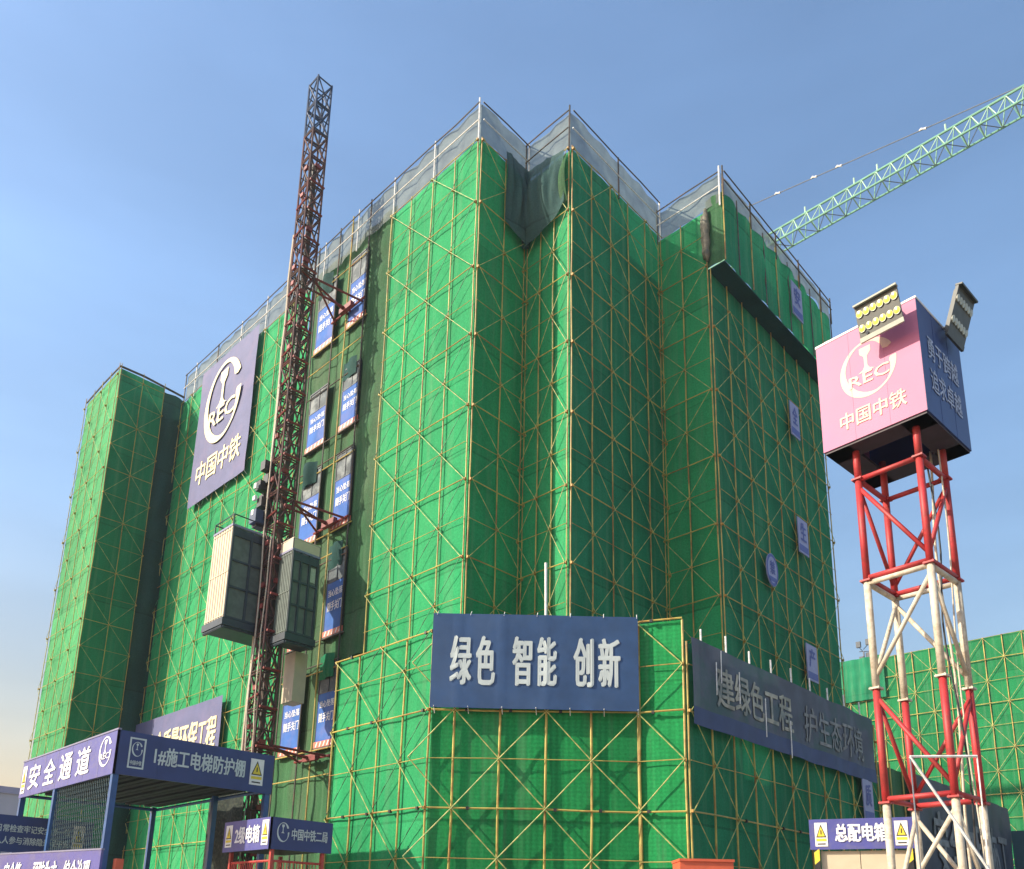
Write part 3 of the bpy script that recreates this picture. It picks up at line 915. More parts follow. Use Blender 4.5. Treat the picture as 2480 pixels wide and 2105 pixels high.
# loose net sagging over the inner corner of the first step
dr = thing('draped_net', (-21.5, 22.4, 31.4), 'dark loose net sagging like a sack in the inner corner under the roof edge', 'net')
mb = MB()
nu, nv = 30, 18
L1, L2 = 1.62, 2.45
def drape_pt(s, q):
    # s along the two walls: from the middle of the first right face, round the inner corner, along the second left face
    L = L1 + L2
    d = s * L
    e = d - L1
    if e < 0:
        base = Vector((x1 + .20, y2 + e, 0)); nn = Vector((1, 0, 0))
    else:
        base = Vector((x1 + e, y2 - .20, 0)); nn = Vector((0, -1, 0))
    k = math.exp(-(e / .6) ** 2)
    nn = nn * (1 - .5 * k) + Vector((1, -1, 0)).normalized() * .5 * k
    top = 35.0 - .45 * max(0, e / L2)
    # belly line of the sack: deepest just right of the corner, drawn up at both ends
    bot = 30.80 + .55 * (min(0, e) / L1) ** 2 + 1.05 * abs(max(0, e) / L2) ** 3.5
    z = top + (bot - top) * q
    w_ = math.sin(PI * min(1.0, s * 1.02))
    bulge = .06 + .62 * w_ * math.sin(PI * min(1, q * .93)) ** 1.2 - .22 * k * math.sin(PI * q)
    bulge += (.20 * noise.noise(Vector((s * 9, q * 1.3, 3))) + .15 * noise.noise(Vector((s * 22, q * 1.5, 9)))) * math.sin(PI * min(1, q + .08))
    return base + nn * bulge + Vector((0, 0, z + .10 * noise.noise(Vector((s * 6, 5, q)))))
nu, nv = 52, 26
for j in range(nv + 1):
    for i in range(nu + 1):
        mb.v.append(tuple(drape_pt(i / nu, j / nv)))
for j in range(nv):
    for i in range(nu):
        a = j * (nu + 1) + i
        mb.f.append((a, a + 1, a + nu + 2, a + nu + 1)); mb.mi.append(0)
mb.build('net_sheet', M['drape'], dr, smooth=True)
sg = MB()
for j in range(9):
    for i in range(6):
        q, s_ = j / 8, i / 5
        sg.v.append((x3 - .72 + .66 * s_, y2 - .16 - .22 * math.sin(PI * q) - .06 * math.sin(s_ * 9 + q * 3), 34.2 - 2.5 * q + .15 * s_))
for j in range(8):
    for i in range(5):
        a = j * 6 + i
        sg.f.append((a, a + 1, a + 7, a + 6)); sg.mi.append(0)
sg.build('net_fold', M['net_brown'], dr, smooth=True)

# bundled brown net hanging at the third corner
bn = thing('bundled_net', (x5 + .1, y4 - .1, 32), 'brownish bundle of rolled net tied at the outer corner below the roof guard', 'net')
mb = MB()
pts = [jit((x5 + .02, y4 - .16, 31.5 + i * .36), .10, 3) for i in range(9)]
mb.tube(pts, [.06, .16, .13, .20, .15, .21, .17, .14, .07], 9)
mb.tube([jit((x5 - .16, y4 - .12, 31.7 + i * .36), .08, 9) for i in range(8)], [.05, .11, .08, .13, .09, .12, .10, .06], 8)
mb.build('net_roll', mat('bundle_brown', (0.17, .15, .10), var=.4, scale=6, col2=(.05, .07, .05), fac2=.8), bn, smooth=True)

# ------------------------------------------------------------------ placards on the shaded right wall
def placard(name, y, z, w, h, label, xx, ch, round_=False):
    t_ = thing(name, (xx + .3, y, z), label, 'placard', 'placards on the shaded right wall')
    fr = FR((xx, y - w / 2, z - h / 2), Y, X); fr.O += fr.N * .28
    mb = MB()
    if round_:
        vs = [fr.p(w / 2 + w / 2 * math.cos(a * PI / 14), h / 2 + h / 2 * math.sin(a * PI / 14), n) for n in (0, .05) for a in range(28)]
        mb.add(vs, [tuple(range(28, 56)), tuple(range(27, -1, -1))] + [(a, (a + 1) % 28, 28 + (a + 1) % 28, 28 + a) for a in range(28)])
    else:
        panel(mb, fr, 0, 0, w, h, 0, .05)
    mb.build('board', M['placard'], t_)
    e = MB()
    if round_:
        for k in range(36):
            a0, a1 = 2 * PI * k / 36, 2 * PI * (k + 1) / 36
            e.add([fr.p(w / 2 * (1 + r_ * math.cos(a)), h / 2 * (1 + r_ * math.sin(a)), .056) for r_, a in ((.97, a0), (.97, a1), (.80, a1), (.80, a0))], [(0, 1, 2, 3)])
        rect(e, fr, w * .2, h * .14, w * .8, h * .28, .056)
        text(e, ch, fr, w * .28, h * .36, w * .72, h * .78, .058, bold=.03)
    else:
        rect(e, fr, w * .04, h * .05, w * .96, h * .24, .056)
        text(e, ch, fr, w * .2, h * .36, w * .8, h * .9, .058, bold=.03)
    e.build('emblem', M['placard_ink'], t_)
placard('placard', 36.55, 33.2, 1.15, 2.0, 'pale rectangular placard on the overhanging top ring just under the roof edge', XR - .1, '安')
placard('placard', 37.0, 26.8, .95, 1.9, 'pale rectangular placard on the right wall, first one below the dark overhang', x5, '全')
placard('placard', 37.05, 20.35, 1.05, 1.85, 'pale rectangular placard on the right wall beside the middle of the lit tower box post', x5, '生')
placard('placard', 33.55, 17.45, 1.1, 1.6, 'round pale placard with blue rim on the shaded right wall', x5, '禁', True)
placard('placard', 37.1, 13.85, 1.1, 1.8, 'pale rectangular placard on the right wall just above the long dim banner', x5, '产')
placard('placard', 38.3, 7.3, 1.1, 1.9, 'pale rectangular placard on the low scaffold under the far end of the dim banner', x9, '质')

# ------------------------------------------------------------------ construction hoist: mast, ties, cages
H = thing('construction_hoist', (-31.2, 17, 0), 'rusty lattice hoist mast rising past the roof beside the left face', 'hoist')
mx_, my_ = -31.2, 17.0
hw = .40
def mast_piece(z0, z1, m, extra=None):
    mb = MB().use(m)
    for sx in (-1, 1):
        for sy in (-1, 1):
            mb.tube([(mx_ + sx * hw, my_ + sy * hw, z0), (mx_ + sx * hw, my_ + sy * hw, z1)], .055, 6)
    c4 = [(-1, -1), (1, -1), (1, 1), (-1, 1)]
    for k in range(4):
        a, b_ = c4[k], c4[(k + 1) % 4]
        pa = lambda q, z: (mx_ + q[0] * hw, my_ + q[1] * hw, z)
        mb.tube([pa(a, z0 + .06), pa(b_, z0 + .06)], .04, 5)
        mb.tube([pa(a, z1 - .06), pa(b_, z1 - .06)], .04, 5)
        mb.tube([pa(a, z0 + .06), pa(b_, z1 - .06)], .036, 5)
        mb.tube([pa(b_, z0 + .06), pa(a, z1 - .06)], .036, 5)
        if k % 2: mb.tube([pa(a, (z0 + z1) / 2), pa(b_, (z0 + z1) / 2)], .034, 5)
    if extra:
        mb.use(M['mast_red'])
        mb.tube([(mx_ + hw + .16, my_ - hw, z0 + .1), (mx_ + hw + .16, my_ + hw, z0 + .1)], .06, 5)
        if random.random() < .6: mb.box((mx_ + hw + .02, my_ - .2 + .3 * random.random(), z0 + .25 + random.random()), .07, .14, .10)
        if random.random() < .6: mb.box((mx_ - .2 + .4 * random.random(), my_ - hw - .02, z0 + .3 + random.random()), .12, .06, .10)
        if random.random() < .5: mb.tube([(mx_ - hw, my_ - hw - .05, z0 + .5), (mx_ + hw + .1, my_ - hw - .08, z0 + .62)], .045, 5)
        mb.use(M['dark_pole'])
        mb.box((mx_ - .02, my_ + .08, (z0 + z1) / 2), .09, .11, (z1 - z0) / 2)
        mb.tube([jit((mx_ + .18, my_ - .2, z0), .1), jit((mx_ + .1, my_ - .25, (z0 + z1) / 2), .16), jit((mx_ + .18, my_ - .2, z1), .1)], .04, 5)
        mb.tube([jit((mx_ - .25, my_ - .3, z0), .1, 4), jit((mx_ - .2, my_ - .3, (z0 + z1) / 2), .16, 4), jit((mx_ - .25, my_ - .3, z1), .1, 4)], .03, 5)
    mb.build('mast_section', None, H)
zz = 0.0
while zz < 41.3:
    z2 = zz + 1.65
    top = zz > 39.0
    mast_piece(zz, z2, M['mast_blue'] if top else M['mast'], extra=(zz < 37.5))
    zz = z2
MT = zz
mb = MB(); mb.tube([jit((mx_ - .55, my_ - .38, z), .07, 2) for z in [i * 1.3 for i in range(27)]], .065, 6)
mb.build('duct_or_lit_chord', M['cream'], H)  # cream tube stands in for the sunlit mast chord, brightness put into its colour
mb = MB(); mb.tube([jit((mx_ - .15, my_ - .55, z), .12, 5) for z in [i * 1.1 for i in range(24)]], .032, 5)
mb.build('duct_or_lit_chord', M['white_steel'], H)
mb = MB(); mb.tube([jit((mx_ + .30, my_ - .50, z), .12, 15) for z in [i * 1.1 for i in range(17)]], .028, 5)
mb.build('duct_or_lit_chord', M['white_steel'], H)
for zt in (8.5, 19.6, 31.3):
    mb = MB()
    for (a, b_) in (((hw, hw), (-32.6, y1 + .1)), ((-hw, hw), (-31.2, y1 + .1)), ((hw, hw), (-30.2, y1 + .1)), ((hw, -hw), (-31.5, y1 + .1))):
        mb.tube([(mx_ + a[0], my_ + a[1], zt), (b_[0], b_[1], zt - .15)], .055, 6)
    mb.tube([(-32.7, y1 - .1, zt - .15), (-29.9, y1 - .1, zt - .15)], .06, 6)
    mb.use(M['mast_red']); mb.box((-31.2, y1 - .25, zt - .15), .5, .1, .14)
    mb.build('wall_tie', M['mast'], H)
# base enclosure of the hoist
e = MB()
fe = FR((-32.5, 15.8, 0), X, -Y)
net_mesh(fe, 2.8, 0, 7.0, amp=.08, step=.3, seed=41).build('base_screen', M['shade_cloth'], H, smooth=True)

def cage(x0, x1, ya, yb, z0, z1, label, lit):
    c_ = thing('hoist_cage', ((x0 + x1) / 2, (ya + yb) / 2, z0), label, 'lift cage', 'cages of the construction hoist')
    fl = MB().use(M['cage_frame'])
    fl.bx(x0 - .08, x1 + .08, ya - .08, yb + .08, z0 - .34, z0 - .03)
    fl.tube([(x0, ya, z0 - .42), (x1, ya, z0 - .42)], .07, 6); fl.tube([(x1, ya, z0 - .42), (x1, yb, z0 - .42)], .07, 6)
    fl.build('floor', None, c_)
    # sheet side facing the sun: corrugated, cream when lit, otherwise its shade put in as dark colour
    s_ = MB()
    n = 15
    f2 = FR((x0, ya, z0), X, -Y)
    w, h = x1 - x0, z1 - z0
    for i in range(n):
        a, b_ = w * i / n, w * (i + 1) / n
        panel(s_, f2, a, 0, b_, h, -.05, .0 if i % 2 else .02)
    for k in (.02, .5, .97):
        panel(s_, f2, 0, h * k - .02, w, h * k + .02, .022, .034)
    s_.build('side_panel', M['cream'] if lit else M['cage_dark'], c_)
    f3 = FR((x1, ya, z0), Y, X)
    w3 = yb - ya
    p_ = MB(); panel(p_, f3, .05, 0, w3 - .02, h - .02, -.05, -.02); p_.build('mesh_wall', M['cage_dark'], c_)
    fr_ = MB()
    for u in (0, w3 * .30, w3 * .62, w3 - .09):
        panel(fr_, f3, u, 0, u + .09, h, -.01, .05)
    for v in (0, h * .33, h * .62, h - .42):
        panel(fr_, f3, .09, v, w3 - .09, v + (.08 if v < h * .8 else .34), .0, .045)
    fr_.build('door_frame', M['cage_frame'], c_)
    wn = MB(); panel(wn, f3, w3 * .68, h * .68, w3 * .90, h * .86, -.015, .0); wn.build('window', M['lamp_glass_dim'], c_)
    rf = MB().use(M['fascia_edge']); rf.bx(x0 - .04, x1 + .04, ya - .04, yb + .04, z1 + .002, z1 + .10)
    rf.use(M['cage_frame'])
    for px, py in ((x0, ya), (x1, ya), (x1, yb), (x0, yb)):
        rf.tube([(px, py, z1 + .1), (px, py, z1 + .55)], .03, 5)
    rf.tube([(x0, ya, z1 + .55), (x1, ya, z1 + .55), (x1, yb, z1 + .55), (x0, yb, z1 + .55), (x0, ya, z1 + .55)], .03, 5)
    rf.build('roof', None, c_)
    return c_
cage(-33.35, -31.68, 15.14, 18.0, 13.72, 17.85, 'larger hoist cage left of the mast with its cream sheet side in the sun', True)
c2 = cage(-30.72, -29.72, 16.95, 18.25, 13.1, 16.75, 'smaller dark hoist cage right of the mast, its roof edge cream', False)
hd = MB(); hd.bx(-30.74, -29.70, 16.93, 18.27, 16.86, 17.35); hd.build('roof_box', M['cream'], c2)
du = MB().use(M['black'])
for i in range(10):
    du.box((-31.95 + .25 * (i % 2), 16.45 + .2 * (i % 3), 18.5 + .3 * i), .20, .24, .22)
du.use(M['mast_blue']); du.box((-31.85, 16.35, 18.7), .28, .3, .3)
du.use(M['white']); du.box((-31.9, 16.1, 19.6), .10, .06, .10); du.box((-31.9, 16.1, 20.2), .10, .06, .12); du.box((-31.9, 16.1, 18.9), .09, .06, .12)
du.build('drive_unit', None, H)
cw = MB(); cw.bx(-32.6, -31.9, 18.4, 18.8, 11.0, 13.0); 
cw2 = MB(); cw2.box((-31.0, 18.3, 11.6), .42, .3, 1.1); cw2.build('counterweight', M['cream'], H)

# ------------------------------------------------------------------ canopy over the hoist entrance
K = thing('hoist_canopy', (-28.3, 11.5, 0), 'dark blue steel entrance canopy with lettered fascias and wire mesh sides at lower left', 'canopy')
cx0, cx1, cy0, cy1, zb, zt = -33.5, -24.98, 9.14, 14.25, 5.56, 6.86
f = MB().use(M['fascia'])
fl = FR((cx0, cy0, zb), X, -Y)
panel(f, fl, 0, 0, cx1 - cx0, zt - zb, -.06, 0.0)
f.use(M['fascia_edge']); panel(f, fl, -.02, zt - zb, cx1 - cx0 + .02, zt - zb + .05, -.08, .02)
FASC = f.build('fascia', None, K)
t = MB()
for i, ch in enumerate('安全通道'):
    text(t, ch, fl, 90e-2 + i * 1.52, .20, 2.02 + i * 1.52, 1.10, .012, bold=.03)
t.build('lettering', M['ink_white'], FASC)
fixings(FASC, fl, cx1 - cx0, zt - zb, M['fascia_edge'])
t = MB(); emblem(t, fl, 7.72, .74, .46, .46, .012); t.build('emblem', M['ink_white'], FASC)
t = MB(); warn(t, fl, .12, .14, .55, 1.12, .012); t.build('warning_label', None, FASC)
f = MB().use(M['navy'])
frr = FR((cx1, cy0, zb), Y, X)
panel(f, frr, -.0, 0, cy1 - cy0, zt - zb, -.06, 0.0)
FASC = f.build('fascia', None, K)
t = MB()
WF = cy1 - cy0
text(t, '1#施工电梯防护棚', frr, 1.12, .42, WF - 1.02, 1.0, .012, bold=.022)
t.build('lettering', M['ink_pale'], FASC)
fixings(FASC, frr, WF, zt - zb, M['navy'])
t = MB()
for (a, b_, c_, d_) in ((.36, .22, .84, .27), (.36, 1.09, .84, 1.14), (.36, .27, .41, 1.09), (.79, .27, .84, 1.09)):
    rect(t, frr, a, b_, c_, d_, .012)
emblem(t, frr, .60, .80, .16, .22, .012, False)
text(t, '中国中铁', frr, .43, .32, .77, .46, .012)
t.build('emblem', M['ink_pale'], FASC)
t = MB(); warn(t, frr, WF - .84, .24, WF - .36, 1.10, .012); t.build('warning_label', None, FASC)
r_ = MB()
r_.bx(cx0 + .05, cx1 - .07, cy0 + .07, cy1 - .05, zt - .12, zt - .05)
r_.bx(cx0 + .05, cx1 - .07, cy0 + .07, cy1 - .05, zb + .28, zb + .36)
for i in range(14):
    y_ = cy0 + .2 + i * (cy1 - cy0 - .4) / 13
    r_.bx(cx0 + .08, cx1 - .1, y_ - .11, y_ + .11, zb + .20 + .03 * (i % 2), zb + .277)
r_.build('roof_deck', M['slat'], K)
for px, py in ((cx0 + .12, cy0 + .1), (-29.9, cy0 + .1), (cx1 - .12, cy0 + .1), (cx1 - .12, cy1 - .12), (-28.3, cy1 - .3), (cx0 + .12, cy1 - .3)):
    q = MB(); q.box((px, py, (zb + .2) / 2), .085, .085, (zb + .2) / 2); q.build('post', M['blue_steel'], K)
for (a, b_) in (((cx0, cy0 + .1), (cx1 - .1, cy0 + .1)), ((cx1 - .12, cy0 + .1), (cx1 - .12, cy1 - .1)), ((cx0 + .1, cy1 - .2), (cx1 - .1, cy1 - .2)), ((cx0 + .1, cy0 + .1), (cx0 + .1, cy1 - .2))):
    q = MB(); q.tube([(a[0], a[1], zb + .1), (b_[0], b_[1], zb + .1)], .06, 5); q.build('beam', M['blue_steel'], K)
# wire mesh bay between the middle and corner post
q = MB()
fm = FR((-29.8, cy0 + .1, 0), X, -Y)
wm, hm = 4.7, zb
nW = 30
for i in range(-42, nW + 1):
    for sg_ in (1, -1):
        pts = []
        u0_ = i * .17
        a0, a1 = 0.0, hm
        # clip the slanted wire to the bay
        k = 1.0
        if sg_ == 1:
            lo = max(0, -u0_ / .55); hi_ = min(hm, (wm - u0_) / .55)
            if hi_ - lo > .2: q.tube([fm.p(u0_ + lo * .55, lo), fm.p(u0_ + hi_ * .55, hi_)], .0115, 3, caps=False)
        else:
            ur = u0_ + 4.4
            lo = max(0, (ur - wm) / .55); hi_ = min(hm, ur / .55)
            if hi_ - lo > .2: q.tube([fm.p(ur - lo * .55, lo), fm.p(ur - hi_ * .55, hi_)], .0115, 3, caps=False)
q.build('wire_mesh', M['mesh_blue'], K)
# lettered board closing its far end
q = MB().use(M['navy'])
fb_ = FR((-31.72, 8.0, 3.55), Y, X)
panel(q, fb_, 0, 0, 3.2, 1.22, -.05, 0)
bo = q.build('notice_board', None); tag(bo, 'dark two line notice board seen through the wire mesh of the blue canopy', 'notice board')
t = MB(); text(t, '日常检查牢记安全第一位', fb_, .15, .66, 2.45, .92, .004, bold=.02); t.build('lettering', M['ink_pale'], bo)
t = MB(); text(t, '人人参与消除隐患保平安', fb_, .15, .26, 2.45, .52, .004, bold=.02); t.build('lettering', M['ink_pale'], bo)
t = MB(); warn(t, fb_, 2.55, .12, 2.92, 1.06, .006); t.build('warning_label', None, bo)
st = MB()
for u in (.3, 2.9):
    panel(st, fb_, u, -3.55, u + .08, .0, -.05, .03)
st.build('board_leg', M['blue_steel'], bo)

# ------------------------------------------------------------------ small red caged distribution kiosk
D_ = thing('electric_kiosk', (-22.5, 13.4, 0), 'small red barred kiosk under a lettered navy roof sign beside the blue canopy', 'kiosk')
kx0, kx1, ky0, ky1, kz0, kz1 = -24.35, -21.62, 12.42, 14.5, 3.50, 4.41
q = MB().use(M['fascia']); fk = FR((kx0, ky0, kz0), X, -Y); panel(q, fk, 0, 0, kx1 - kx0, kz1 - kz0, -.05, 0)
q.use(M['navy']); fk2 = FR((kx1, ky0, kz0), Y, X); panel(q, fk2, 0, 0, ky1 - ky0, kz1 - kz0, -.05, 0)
q.use(M['fascia_edge']); q.bx(kx0, kx1 - .06, ky0 + .06, ky1, kz1 - .12, kz1 - .05)
q.use(M['black']); q.bx(kx0 + .04, kx1 - .06, ky0 + .06, ky1 - .04, kz0 + .05, kz0 + .09)
RS = q.build('roof_sign', None, D_)
wk = kx1 - kx0
t = MB(); text(t, '2级电箱', fk, .72, .20, 2.16, .74, .012, bold=.03); t.build('lettering', M['ink_white'], RS)
t = MB()
warn(t, fk, wk - .46, .12, wk - .10, .84, .012); t.build('warning_label', None, RS)
t = MB(); warn(t, fk, .14, .14, .54, .80, .012); t.build('warning_label', None, RS)
t = MB(); emblem(t, fk2, .40, .50, .20, .28, .012, False); t.build('emblem', M['ink_pale'], RS)
t = MB(); text(t, '中国中铁二局', fk2, .68, .30, 1.90, .64, .012, bold=.02); t.build('lettering', M['ink_pale'], RS)
q = MB()
for px, py in ((kx0 + .3, ky0 + .15), (kx1 - .1, ky0 + .15), (kx1 - .1, ky1 - .25), (kx0 + .3, ky1 - .25)):
    q.box((px, py, kz0 / 2), .05, .05, kz0 / 2)
for z in (1.0, 2.0, 3.18):
    q.tube([(kx0 + .3, ky0 + .15, z), (kx1 - .1, ky0 + .15, z), (kx1 - .1, ky1 - .25, z)], .035, 5)
q.build('frame', M['red_cage'], D_)
q = MB()
for i in range(15):
    u = kx0 + .38 + i * .106
    q.tube([(u, ky0 + .15, .2), (u, ky0 + .15, 3.16)], .014, 4)
for i in range(14):
    u = ky0 + .25 + i * .106
    q.tube([(kx1 - .1, u, .2), (kx1 - .1, u, 3.16)], .014, 4)
q.build('bars', M['red_cage'], D_)
q = MB(); q.bx(kx0 + .6, kx1 - .5, ky0 + .6, ky1 - .6, 0.02, 2.9); q.build('switch_box', M['cage_dark'], D_)

# ------------------------------------------------------------------ slogan hoarding in the lower left corner
G = thing('slogan_board', (-18.4, 5.75, 0), 'violet blue slogan board with slanted white characters at the bottom left corner', 'sign board')
gd = Vector((3.54, .68, 0))
fg = FR((-21.6, 5.135, 0), gd)
lb = thing('site_hoarding', (-22.5, 9.5, 0), 'low blue site hoarding just showing at the bottom edge under the canopy', 'hoarding')
hf = FR((-24.2, 8.2, 0), Vector((2.6, 2.9, 0)))
for i_ in range(4):
    q = MB().use(M['fascia']); panel(q, hf, i_ * .98, 0, i_ * .98 + .965, 2.66, -.04, 0); q.use(M['fascia_edge']); panel(q, hf, i_ * .98, 2.66, i_ * .98 + .965, 2.70, -.05, .01); q.build('sheet_panel', None, lb)
q = MB().use(M['fascia']); panel(q, fg, 0, 1.7, 5.02, 2.78, -.05, 0)
q.use(M['fascia_edge']); panel(q, fg, -.01, 2.78, 5.03, 2.81, -.06, .01)
q.build('board', None, G)
for i, s_ in enumerate(('安全第一', '预防为主', '综合治理')):
    t = MB(); text(t, s_, fg, 1.55 + i * 1.13, 2.12, 2.45 + i * 1.13, 2.62, .004, bold=.02, skew=.06); t.build('lettering', M['ink_white'], G)
for u in (.6, 2.8, 4.7):
    q = MB(); panel(q, fg, u, 0, u + .08, 1.7, -.06, 0); q.build('leg', M['blue_steel'], G)
q = MB(); q.box(fg.p(5.14, 2.50, -.3), .07, .07, .13); q.tube([fg.p(5.14, 0, -.3), fg.p(5.14, 2.4, -.3)], .03, 6)
tag(q.build('warning_post', M['orange_red']), 'orange topped warning post at the right end of the violet slogan board', 'post')

# ------------------------------------------------------------------ main distribution cabinet at lower right
E_ = thing('distribution_cabinet', (-7.8, 20.2, 0), 'cream electrical cabinet under a blue roof sign behind the red and white tower', 'cabinet')
ed = Vector((2.13, .78, 0)); fe_ = FR((-8.88, 19.29, 0), ed)
wE = ed.length
q = MB().use(M['fascia']); panel(q, fe_, 0, 3.43, wE, 4.14, -.05, 0)
q.use(M['navy']); fs_ = FR(fe_.p(wE, 0, 0), -fe_.N, fe_.U); panel(q, fs_, .05, 3.43, 1.4, 4.14, -.05, 0)
q.use(M['fascia_edge']); panel(q, fe_, .0, 4.05, wE - .06, 4.10, -1.4, -.06)
RS = q.build('roof_sign', None, E_)
t = MB(); text(t, '总配电箱', fe_, .56, .16 + 3.43, 1.70, .60 + 3.43, .012, bold=.035); t.build('lettering', M['ink_white'], RS)
for ua, ub in ((.12, .40), (wE - .42, wE - .14)):
    t = MB(); warn(t, fe_, ua, 3.50, ub, 4.06, .012); t.build('warning_label', None, RS)
q = MB().use(M['cream']); panel(q, fe_, .22, .05, 1.07, 3.40, -1.0, -.12); panel(q, fe_, 1.085, .05, wE - .22, 3.40, -1.0, -.12)
q.build('cabinet_body', None, E_)
q = MB(); panel(q, fe_, .45, 2.86, .90, 2.90, -.118, -.09); q.build('label_slot', M['toe'], E_)
for u in (.08, wE - .20):
    q = MB()
    for i in range(12):
        q.use(M['yellow'] if i % 2 else M['black'])
        z0_ = i * .28
        q.add([fe_.p(u, z0_, .0), fe_.p(u + .12, z0_ + .10, .0), fe_.p(u + .12, z0_ + .38, .0), fe_.p(u, z0_ + .28, .0)], [(0, 1, 2, 3)])
    q.use(M['black']); panel(q, fe_, u, 0, u + .12, 3.43, -.14, -.006)
    q.build('striped_post', None, E_)

# orange red sheet roof peeping in at the bottom edge
O_ = thing('red_hood', (-10.7, 17.7, 0), 'orange red sheet metal hood at the bottom edge below the front scaffold', 'shelter')
od = Vector((.9, .88, 0)); fo = FR((-11.09, 17.12, 0), od)
q = MB(); panel(q, fo, 0, 2.78, od.length, 3.12, -.9, 0); panel(q, fo, -.02, 3.10, od.length + .02, 3.16, -.92, .04); q.build('hood', M['orange_red'], O_)
q = MB(); panel(q, fo, .10, 0, od.length - .1, 2.78, -.8, -.1); q.build('body', M['red_cage'], O_)

# ------------------------------------------------------------------ red and white lighting tower
T = thing('lighting_tower', (-5.36, 17.05, 0), 'red and white lattice tower carrying a pink and navy sign box', 'lighting tower')
ta = R(-4.4)
TU, TV = Vector((math.cos(ta), math.sin(ta), 0)), Vector((-math.sin(ta), math.cos(ta), 0))
TC = Vector((-5.33, 17.03, 0)); th_ = .63
def tp(a, b_, z):
    return TC + TU * (a * th_) + TV * (b_ * th_) + Vector((0, 0, z))
lv_ = [0.0, 1.70, 3.98, 6.25, 8.53, 10.82, 11.75]
c4 = [(-1, -1), (1, -1), (1, 1), (-1, 1)]
for k in range(len(lv_) - 1):
    red = k in (2, 4, 5)
    m_ = M['red'] if red else M['white_steel']
    z0_, z1_ = lv_[k], lv_[k + 1]
    for q4 in c4:
        q = MB(); q.tube([tp(*q4, z0_), tp(*q4, z1_)], .072, 10); q.build('leg', m_, T, smooth=True)
    for j in range(4):
        a, b_ = c4[j], c4[(j + 1) % 4]
        zr = z0_ + .07 if red else z1_ + .02
        if k == 5: continue
        q = MB(); q.tube([tp(*a, zr if red else z1_ - .05 if k == 3 else z1_ - .04), tp(*b_, zr if red else z1_ - .04)], .056, 8)
        if (red or k == 3) : q.build('ring_bar', m_, T, smooth=True)
        if k == 4:
            q = MB(); q.tube([tp(*a, z1_), tp(*b_, z1_)], .055, 8); q.build('ring_bar', m_, T, smooth=True)
        # one diagonal per side and bay
        flip = (j % 2 == 0) == red
        s0, s1 = (a, b_)
        q = MB()
        if flip: q.tube([tp(*s0, z1_ - .18), tp(*s1, z0_ + .22)], .045, 8)
        else: q.tube([tp(*s0, z0_ + .22), tp(*s1, z1_ - .18)], .045, 8)
        q.build('diagonal', m_, T, smooth=True)
for k in (2, 3, 4, 5):
    for q4 in c4:
        q = MB(); q.box(tp(*q4, lv_[k]), .105, .105, .018, (TU, TV, Z))
        for a_ in range(4):
            q.tube([tp(*q4, lv_[k] - .03) + TU * (.08 * (1 if a_ % 2 else -1)) + TV * (.08 * (1 if a_ > 1 else -1)), tp(*q4, lv_[k] + .035) + TU * (.08 * (1 if a_ % 2 else -1)) + TV * (.08 * (1 if a_ > 1 else -1))], .013, 5)
        q.build('flange_plate', M['red'] if k != 3 else M['white_steel'], T)
# ladder and hanging cables inside the right side
q = MB()
q.tube([jit(tp(.55, .95, z), .09, 4) for z in [i * .55 for i in range(22)]], .028, 5)
q.tube([jit(tp(.98, .55, z), .14, 8) for z in [i * .6 for i in range(20)]], .018, 5)
q.build('ladder_rail', M['white_steel'], T, smooth=True)
q = MB(); q.tube([jit(tp(.85, .1, z), .22, 12) for z in [i * .5 + 1 for i in range(21)]], .02, 5); q.build('cable', M['black'], T, smooth=True)
# sign box
BC = Vector((-5.39, 17.12, 0)); bh = 1.09; bz0, bz1 = 11.53, 14.10
def bp(a, b_, z): return BC + TU * (a * bh) + TV * (b_ * bh) + Vector((0, 0, z))
fL = FR(bp(-1, -1, bz0), TU, -TV); fR = FR(bp(1, -1, bz0), TV, TU); fB = FR(bp(1, 1, bz0), -TU, TV); fW = FR(bp(-1, 1, bz0), -TV, -TU)
hB = bz1 - bz0
SP = []
for ff, mm in ((fL, M['pink']), (fR, M['navy']), (fB, M['navy']), (fW, M['pink'])):
    q = MB(); panel(q, ff, .005, 0, 2 * bh - .005, hB, -.03, 0); SP.append(q.build('sign_panel', mm, T))
fixings(SP[0], fL, 2 * bh, hB, M['pink'], every=.73); fixings(SP[1], fR, 2 * bh, hB, M['navy'], every=.73)
q = MB(); emblem(q, fL, 1.10, 1.52, .60, .66, .004); q.build('emblem', M['ink_peach'], SP[0])
q = MB(); text(q, '中国中铁', fL, .42, .30, 1.82, .70, .004, bold=.022); q.build('lettering', M['ink_peach'], SP[0])
q = MB(); text(q, '勇于跨越', fR, .34, 1.35, 1.86, 1.90, .004, bold=.012); q.build('lettering', M['ink_slate'], SP[1])
q = MB(); text(q, '追求卓越', fR, .34, .60, 1.86, 1.15, .004, bold=.012); q.build('lettering', M['ink_slate'], SP[1])
q = MB()
for ff in (fL, fR, fB, fW):
    panel(q, ff, .03, -.05, 2 * bh - .03, .02, -.55, -.032)
q.build('base_ring', mat('dark_plum_board', (.035, .022, .03), var=.2), T)
q = MB()
for ff in (fL, fR, fB, fW):
    panel(q, ff, 0, hB, 2 * bh, hB + .045, -.07, .012)
q.build('top_rail', M['white'], T)
q = MB()
for a in (-.45, .45):
    q.tube([bp(a, -.95, bz0 + 1.2), bp(a, .95, bz0 + 1.2)], .05, 6)
for i in range(8):
    q.box(bp(-.7 + .2 * i, .1, bz0 + 1.27), .1, .9, .02, (TU, TV, Z))
q.build('inner_deck', M['cable'], T)
